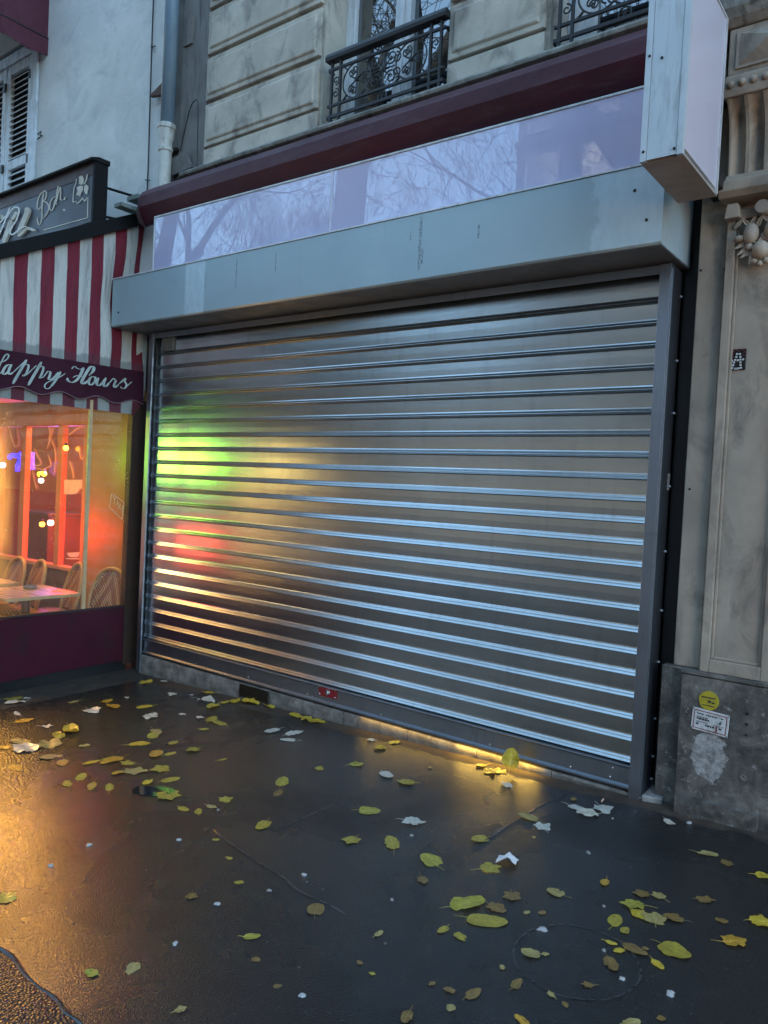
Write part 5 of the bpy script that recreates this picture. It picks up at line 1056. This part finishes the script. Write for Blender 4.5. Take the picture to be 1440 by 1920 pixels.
gums=[(167,1585,15,'beside the golden reflection at left'),(95,1623,15,'in the golden reflection at left edge'),(335,1575,13,'below the small puddle'),(408,1695,15,'in the lower left, upper one of a pair'),(328,1770,17,'in the lower left, lower one of a pair'),(505,1670,12,'left of the asphalt seam'),(570,1641,13,'right by the asphalt seam'),(772,1567,10,'under the big pale leaf'),(567,1867,17,'near the bottom edge, left of centre'),(735,1688,11,'alone in the lower middle'),(1017,1743,27,'over the round cover ring at its top'),(1257,1863,26,'below the big olive leaf at lower right'),(1167,1836,16,'inside the round cover ring at right'),(1132,1782,11,'inside the round cover ring, smallest'),(1103,1599,12,'in the bluish reflection right of the paper scrap'),(1292,1543,14,'under the bright yellow leaf by the plinth'),(409,1519,9,'beside the tan leaf right of the puddle'),(359,1303,10,'by the foot of the shutter at left'),(1148,1535,8,'just under the pale leaves near the marble block'),(1132,1700,9,'in the leaf scatter')]
for i,(u,v,s,w) in enumerate(gums):
    p=gp(u,v); Lg=.85*s*depth(p)/FPX; mb=MB(); n=18; top=[]
    pts=[(Lg*.5*(.85+.75*noise.noise(Vector((math.cos(2*PI*j/n)*1.5,math.sin(2*PI*j/n)*1.5,i*3.1))))*math.cos(2*PI*j/n),Lg*.42*(.85+.75*noise.noise(Vector((math.cos(2*PI*j/n)*1.5,math.sin(2*PI*j/n)*1.5,i*3.1))))*math.sin(2*PI*j/n)) for j in range(n)]
    vs=[(0,0,.006)]+[(x*.7,y*.7,.0055) for x,y in pts]+[(x,y,.0) for x,y in pts]; fs=[(0,1+j,1+(j+1)%n) for j in range(n)]+[(1+j,1+n+j,1+n+(j+1)%n,1+(j+1)%n) for j in range(n)]
    o=mb.add(vs,fs).build('litter_bit',PAPER if s>12 else GUM,smooth=True); o.location=p; o.rotation_euler.z=i*1.3; tag(o,'small white scrap of litter '+w,'litter','small white litter bits')
cg=MB(); p=gp(1129,1507); cg.tube([p+Vector((-.004,.0,.008)),p+Vector((.0,.014,.022))],.004,8); tag(cg.build('cigarette_end',M('filter_tip',(.5,.3,.2),(.42,.25,.16),30,.7)),'tiny cigarette end lying on the pale leaf near the marble block','litter')

# ================================================================== ACROSS THE STREET (seen as reflections)
STON=M('far_limestone',(.075,.08,.082),(.055,.058,.061),.6,.85,bump=0); ZINC=M('zinc_roof',(.12,.13,.145),(.10,.11,.12),.8,.5,bump=0); FGL=M('far_glass',(.02,.022,.026),(.03,.032,.036),.6,.1,bump=0); SHOPW=EM('lit_shop_window',(1,.88,.70),.07); FRM=M('far_frame',(.25,.25,.25),(.2,.2,.2),2,.5,bump=0)
def block_house(x0,x1,y,h,lab,rows_,nx,lit,seed):
    zb=zr((x0+x1)/2,0)+.12; e=empty('apartment_building',((x0+x1)/2,y,zb),lab,'building'); r=random.Random(seed)
    MB().box(x0,x1,y-9,y,zb-2,h).build('wall',STON,e); MB().extrude([(y+.25,h),(y-1.6,h+2.6),(y-7.4,h+2.6),(y-9.2,h)],'x',x0,x1).build('roof',ZINC,e)
    cl=MB()
    for k in range(rows_): zc=4.2+k*(h-4.2)/rows_; cl.box(x0,x1,y+.003,y+.28,zc,zc+.22)
    cl.build('cornice',STON,e); step=(x1-x0)/nx; base=None; bp=None
    for i in range(nx):
        xc_=x0+step*(i+.5)
        sh=MB().box(xc_-step*.36,xc_+step*.36,y+.003,y+.06,zb+.5,3.1).build('shop_window',SHOPW if (i+seed)%3!=1 and lit else FGL,e)
        for k in range(rows_):
            zc=4.2+k*(h-4.2)/rows_+.5; hh=(h-4.2)/rows_-.95
            if base is None:
                base=MB().box(-.75,.75,.003,.12,0,hh).build('window',FRM); bp=MB().box(-.64,.64,.1205,.13,.08,hh-.08).build('pane',FGL); base.parent=e; bp.parent=base; f=base
            else:
                f=base.copy(); COL.objects.link(f); f.parent=e; g=bp.copy(); COL.objects.link(g); g.parent=f
            f.location=Vector((xc_,y,zc))-e.location
block_house(-10.5,9,-25.5,19,'tall pale apartment block across the street, mirrored in the right part of the fascia panel',5,8,True,0)
block_house(9.2,26,-25.5,18,'pale apartment block across the street to the right, mirrored only in the metal shutter',5,7,True,1)
block_house(-46,-27,-27,11,'lower apartment block far along the street, mirrored in the left of the shutter',3,6,True,2)
block_house(-26.6,-10.9,-34,10,'low block set back between the taller ones across the street, mirrored in the shutter',2,5,True,3)
BARK=M('plane_bark',(.10,.095,.08),(.05,.046,.04),3,.9,bump=.3,bscale=20,bdist=.02)
def grow(mb,p,d,r,ln,lv,rnd,maxlv):
    n=4 if lv<3 else 3; pts=[p]; rs=[r]; dd=d.copy()
    for i in range(n):
        dd=(dd+Vector((rnd.uniform(-1,1),rnd.uniform(-1,1),rnd.uniform(-.6,1)))*(.10+.06*lv)).normalized(); pts.append(pts[-1]+dd*ln/n); rs.append(max(.0065,r*(1-.42*(i+1)/n)))
    mb.tube(pts,rs,8 if lv<2 else 5 if lv<4 else 3,cap=False)
    if lv>=maxlv: return
    k=rnd.choice((2,3,3)) if lv<5 else rnd.choice((2,3,4))
    for j in range(k):
        t=1.0 if j==0 else rnd.uniform(.35,1); i=min(n,int(t*n)); q=pts[i]; ax=Vector((rnd.uniform(-1,1),rnd.uniform(-1,1),rnd.uniform(-.3,.5))); ax=(ax-dd*ax.dot(dd)).normalized(); sp=rnd.uniform(.35,.85) if j else rnd.uniform(.1,.4)
        grow(mb,q,(dd*math.cos(sp)+ax*math.sin(sp)).normalized(),rs[i]*(.72 if j==0 else rnd.uniform(.42,.62)),ln*rnd.uniform(.62,.85),lv+1,rnd,maxlv)
def tree_mesh(seed,h0,r0,ml=7):
    rnd=random.Random(seed); tb=MB(); tb.tube([(0,0,-.3),(0,0,.2),(.05,.03,h0*.35),(.0,.08,h0*.7),(.08,.02,h0)],[r0*1.35,r0*1.1,r0,r0*.92,r0*.86],14); cr=MB()
    for j in range(4):
        a=j*PI/2+rnd.uniform(-.5,.5); d=Vector((math.cos(a)*.75,math.sin(a)*.75,1)).normalized(); grow(cr,Vector((.08,.02,h0-.15*j)),d,r0*.62,3.4,0,rnd,6 if seed==11 else ml)
    return tb,cr
def tree(x,y,seed,lab,h0=5.5,r0=.30):
    zb=zr(x,0)+.1; e=empty('bare_tree',(0,0,0),lab,'tree','bare street trees'); tb,cr=tree_mesh(seed,h0,r0); tb.build('trunk',BARK,e,smooth=True,fix=False); cr.build('crown',BARK,e,smooth=True,fix=False); e.location=(x,y,zb); return e
t1=tree(-3.9,-7.4,11,'big bare plane tree at the kerb, mirrored as the wide dark strip in the fascia',8.2,.33)
t2=tree(-9.2,-6.9,23,'bare plane tree at the kerb mirrored at the left end of the fascia',5.2,.34)
def tcopy(src,x,y,rz,lab,s=1):
    o=copy_tree(src); o.location=(x,y,zr(x,0)+.1); o.rotation_euler.z=rz; o.scale=(s,s,s); o['label']=lab
tcopy(t2,2.6,-7.6,2.1,'bare plane tree at the kerb behind the photographer, mirrored in the right upper window',.95)
tcopy(t2,-17.5,-18.9,4.4,'bare far-side tree mirrored in the middle of the fascia panel',.9)
tcopy(t1,-15.5,-7.2,1.3,'third bare plane tree along the kerb to the left, mirrored small in the fascia panel')
tcopy(t2,-14,-19.6,.7,'bare tree on the far pavement mirrored behind the kerb trees at left')
tcopy(t1,-22,-19.8,3.9,'farthest bare tree on the far pavement, mirrored at the left of the panel',1.05)
tcopy(t1,-6.5,-20,5.0,'bare tree standing before the tall block across the street',.85)

# ================================================================== LIGHT
w=bpy.data.worlds.new('World'); scene.world=w; w.use_nodes=True; nt=w.node_tree; sky=nt.nodes.new('ShaderNodeTexSky'); sky.sky_type='NISHITA'; sky.sun_disc=False
SUN_E,SUN_R=20,-20
sky.sun_elevation=R(SUN_E); sky.sun_rotation=R(SUN_R); sky.altitude=50; sky.air_density=1.0; sky.dust_density=.3; sky.ozone_density=3.0
bg=nt.nodes['Background']; thin=mix(nt,1.0,mix(nt,1.0,sky.outputs[0],(.60,.60,.58),'MULTIPLY'),(.26,.44,.50),'ADD'); L(nt,thin,bg.inputs[0]); bg.inputs[1].default_value=.15
s=bpy.data.lights.new('sun','SUN'); s.energy=.2; s.angle=R(12); s.color=(1,.93,.84); so=bpy.data.objects.new('sun',s); COL.objects.link(so)
# sun low behind the facade (+y side, slightly left)
az=R(SUN_R); dirv=Vector((math.sin(az)*math.cos(R(SUN_E)),math.cos(az)*math.cos(R(SUN_E)),math.sin(R(SUN_E)))); so.rotation_euler=dirv.to_track_quat('Z','Y').to_euler()
# the bar's own lamps
plight('amber_room_light',(-2.6,1.4,2.45),(1,.55,.16),9,.12); plight('red_room_light',(-2.15,1.55,.95),(1,.05,.03),26,.10); plight('red_corner_light',(-1.72,.36,.95),(1,.03,.03),1.8,.10)
plight('violet_light',(-3.3,1.1,1.6),(.35,.12,1),4,.1)
alight('terrace_light',(-2.2,-.6,2.30),(0,0,0),(1,.52,.16),7,1.6,.4); plight('green_light',(-1.12,.38,1.72),(.12,1,.06),.4,.06)
def hooded(name,loc,r,ln,c,st,lab):  # unseen lamps added for the shutter glow, shrouded to block stray light
    e=empty(name,loc,lab,'lamp'); g=Vector(loc); n=(Vector((5.55,3.9,1.55))-g).normalized()
    MB().tube([g-n*.012,g],r,24).build('lens',EM(name+'_glow',c,st),e,smooth=40)
    v=MB(); v.tube([g-n*.05,g+n*ln],r+.012,24,cap=False).tube([g+n*ln,g-n*.05],r+.018,24,cap=False).tube([g-n*.06,g-n*.05],r+.018,24); v.build('baffle',DIRON,e,fix=False)
hooded('added_green_lamp',(-1.92,-1.75,1.76),.18,.85,(.32,1,.05),5,'unseen green lamp added in a light-blocking hood, seen as the green glow mirrored in the shutter')
hooded('added_red_lamp',(-1.5,-1.72,.82),.17,.6,(1,.10,.06),1.6,'unseen red lamp added in a light-blocking hood, seen as the faint red glow mirrored in the shutter')
hb=empty('added_heater',(-.52,-1.16,-.165),'unseen upright heater added to make the golden streak on the wet ground','heater')  # unseen glowing panel added for the ground streak, turned away from the shutter
hn=Vector((.6,-.8,0)); ht=Vector((.8,.6,0)); hc=Vector((-.52,-1.16,0))
def hbx(mb,a0,a1,d0,d1,z0,z1): mb.add([hc+ht*a+hn*d+Vector((0,0,z)) for a in(a0,a1) for d in(d0,d1) for z in(z0,z1)],[(0,1,3,2),(4,6,7,5),(0,4,5,1),(2,3,7,6),(0,2,6,4),(1,5,7,3)]); return mb
hbx(hbx(hbx(hbx(MB(),-.16,.16,-.05,.0,.62,1.76),-.17,-.161,-.05,.05,.62,1.76),.161,.17,-.05,.05,.62,1.76),-.05,.05,-.04,-.01,-.13,.6195).build('casing',DIRON,hb)
hbx(MB(),-.25,.25,-.2,.2,-.165,-.131).build('foot',DIRON,hb,bevel=.008)
hbx(MB(),-.14,.14,.002,.012,.66,1.72).build('glowing_panel',EM('added_heater_panel',(1,.47,.08),10),hb)
lampball('added_amber_globe',Vector((-.62,-2.15,1.72)),.10,(1,.66,.18),2.2,'unseen amber globe added inside the terrace for the yellow glow on the shutter')  # unseen lamp added to tint the slats yellow
# warm area lights added under the bottom bar to make the threshold glow
alight('added_threshold_glow',(3.45,-.004,.0655),(R(-4),0,0),(1,.60,.10),.17,.50,.012); alight('added_threshold_glow',(3.1,-.004,.0655),(R(-4),0,0),(1,.60,.10),.11,1.3,.012)
# unseen warm light added at right to tint the stone and pavement
plight('added_warm_light',(8.0,-2.3,2.2),(1,.55,.27),15,.4)
scene.view_settings.view_transform='Standard'; scene.view_settings.look='None'; scene.view_settings.gamma=1; scene.view_settings.exposure=3.25
try:
    scene.cycles.use_denoising=True; scene.cycles.max_bounces=10; scene.cycles.transparent_max_bounces=12; scene.cycles.sample_clamp_indirect=8; scene.cycles.caustics_reflective=True; scene.cycles.caustics_refractive=False
except Exception: pass
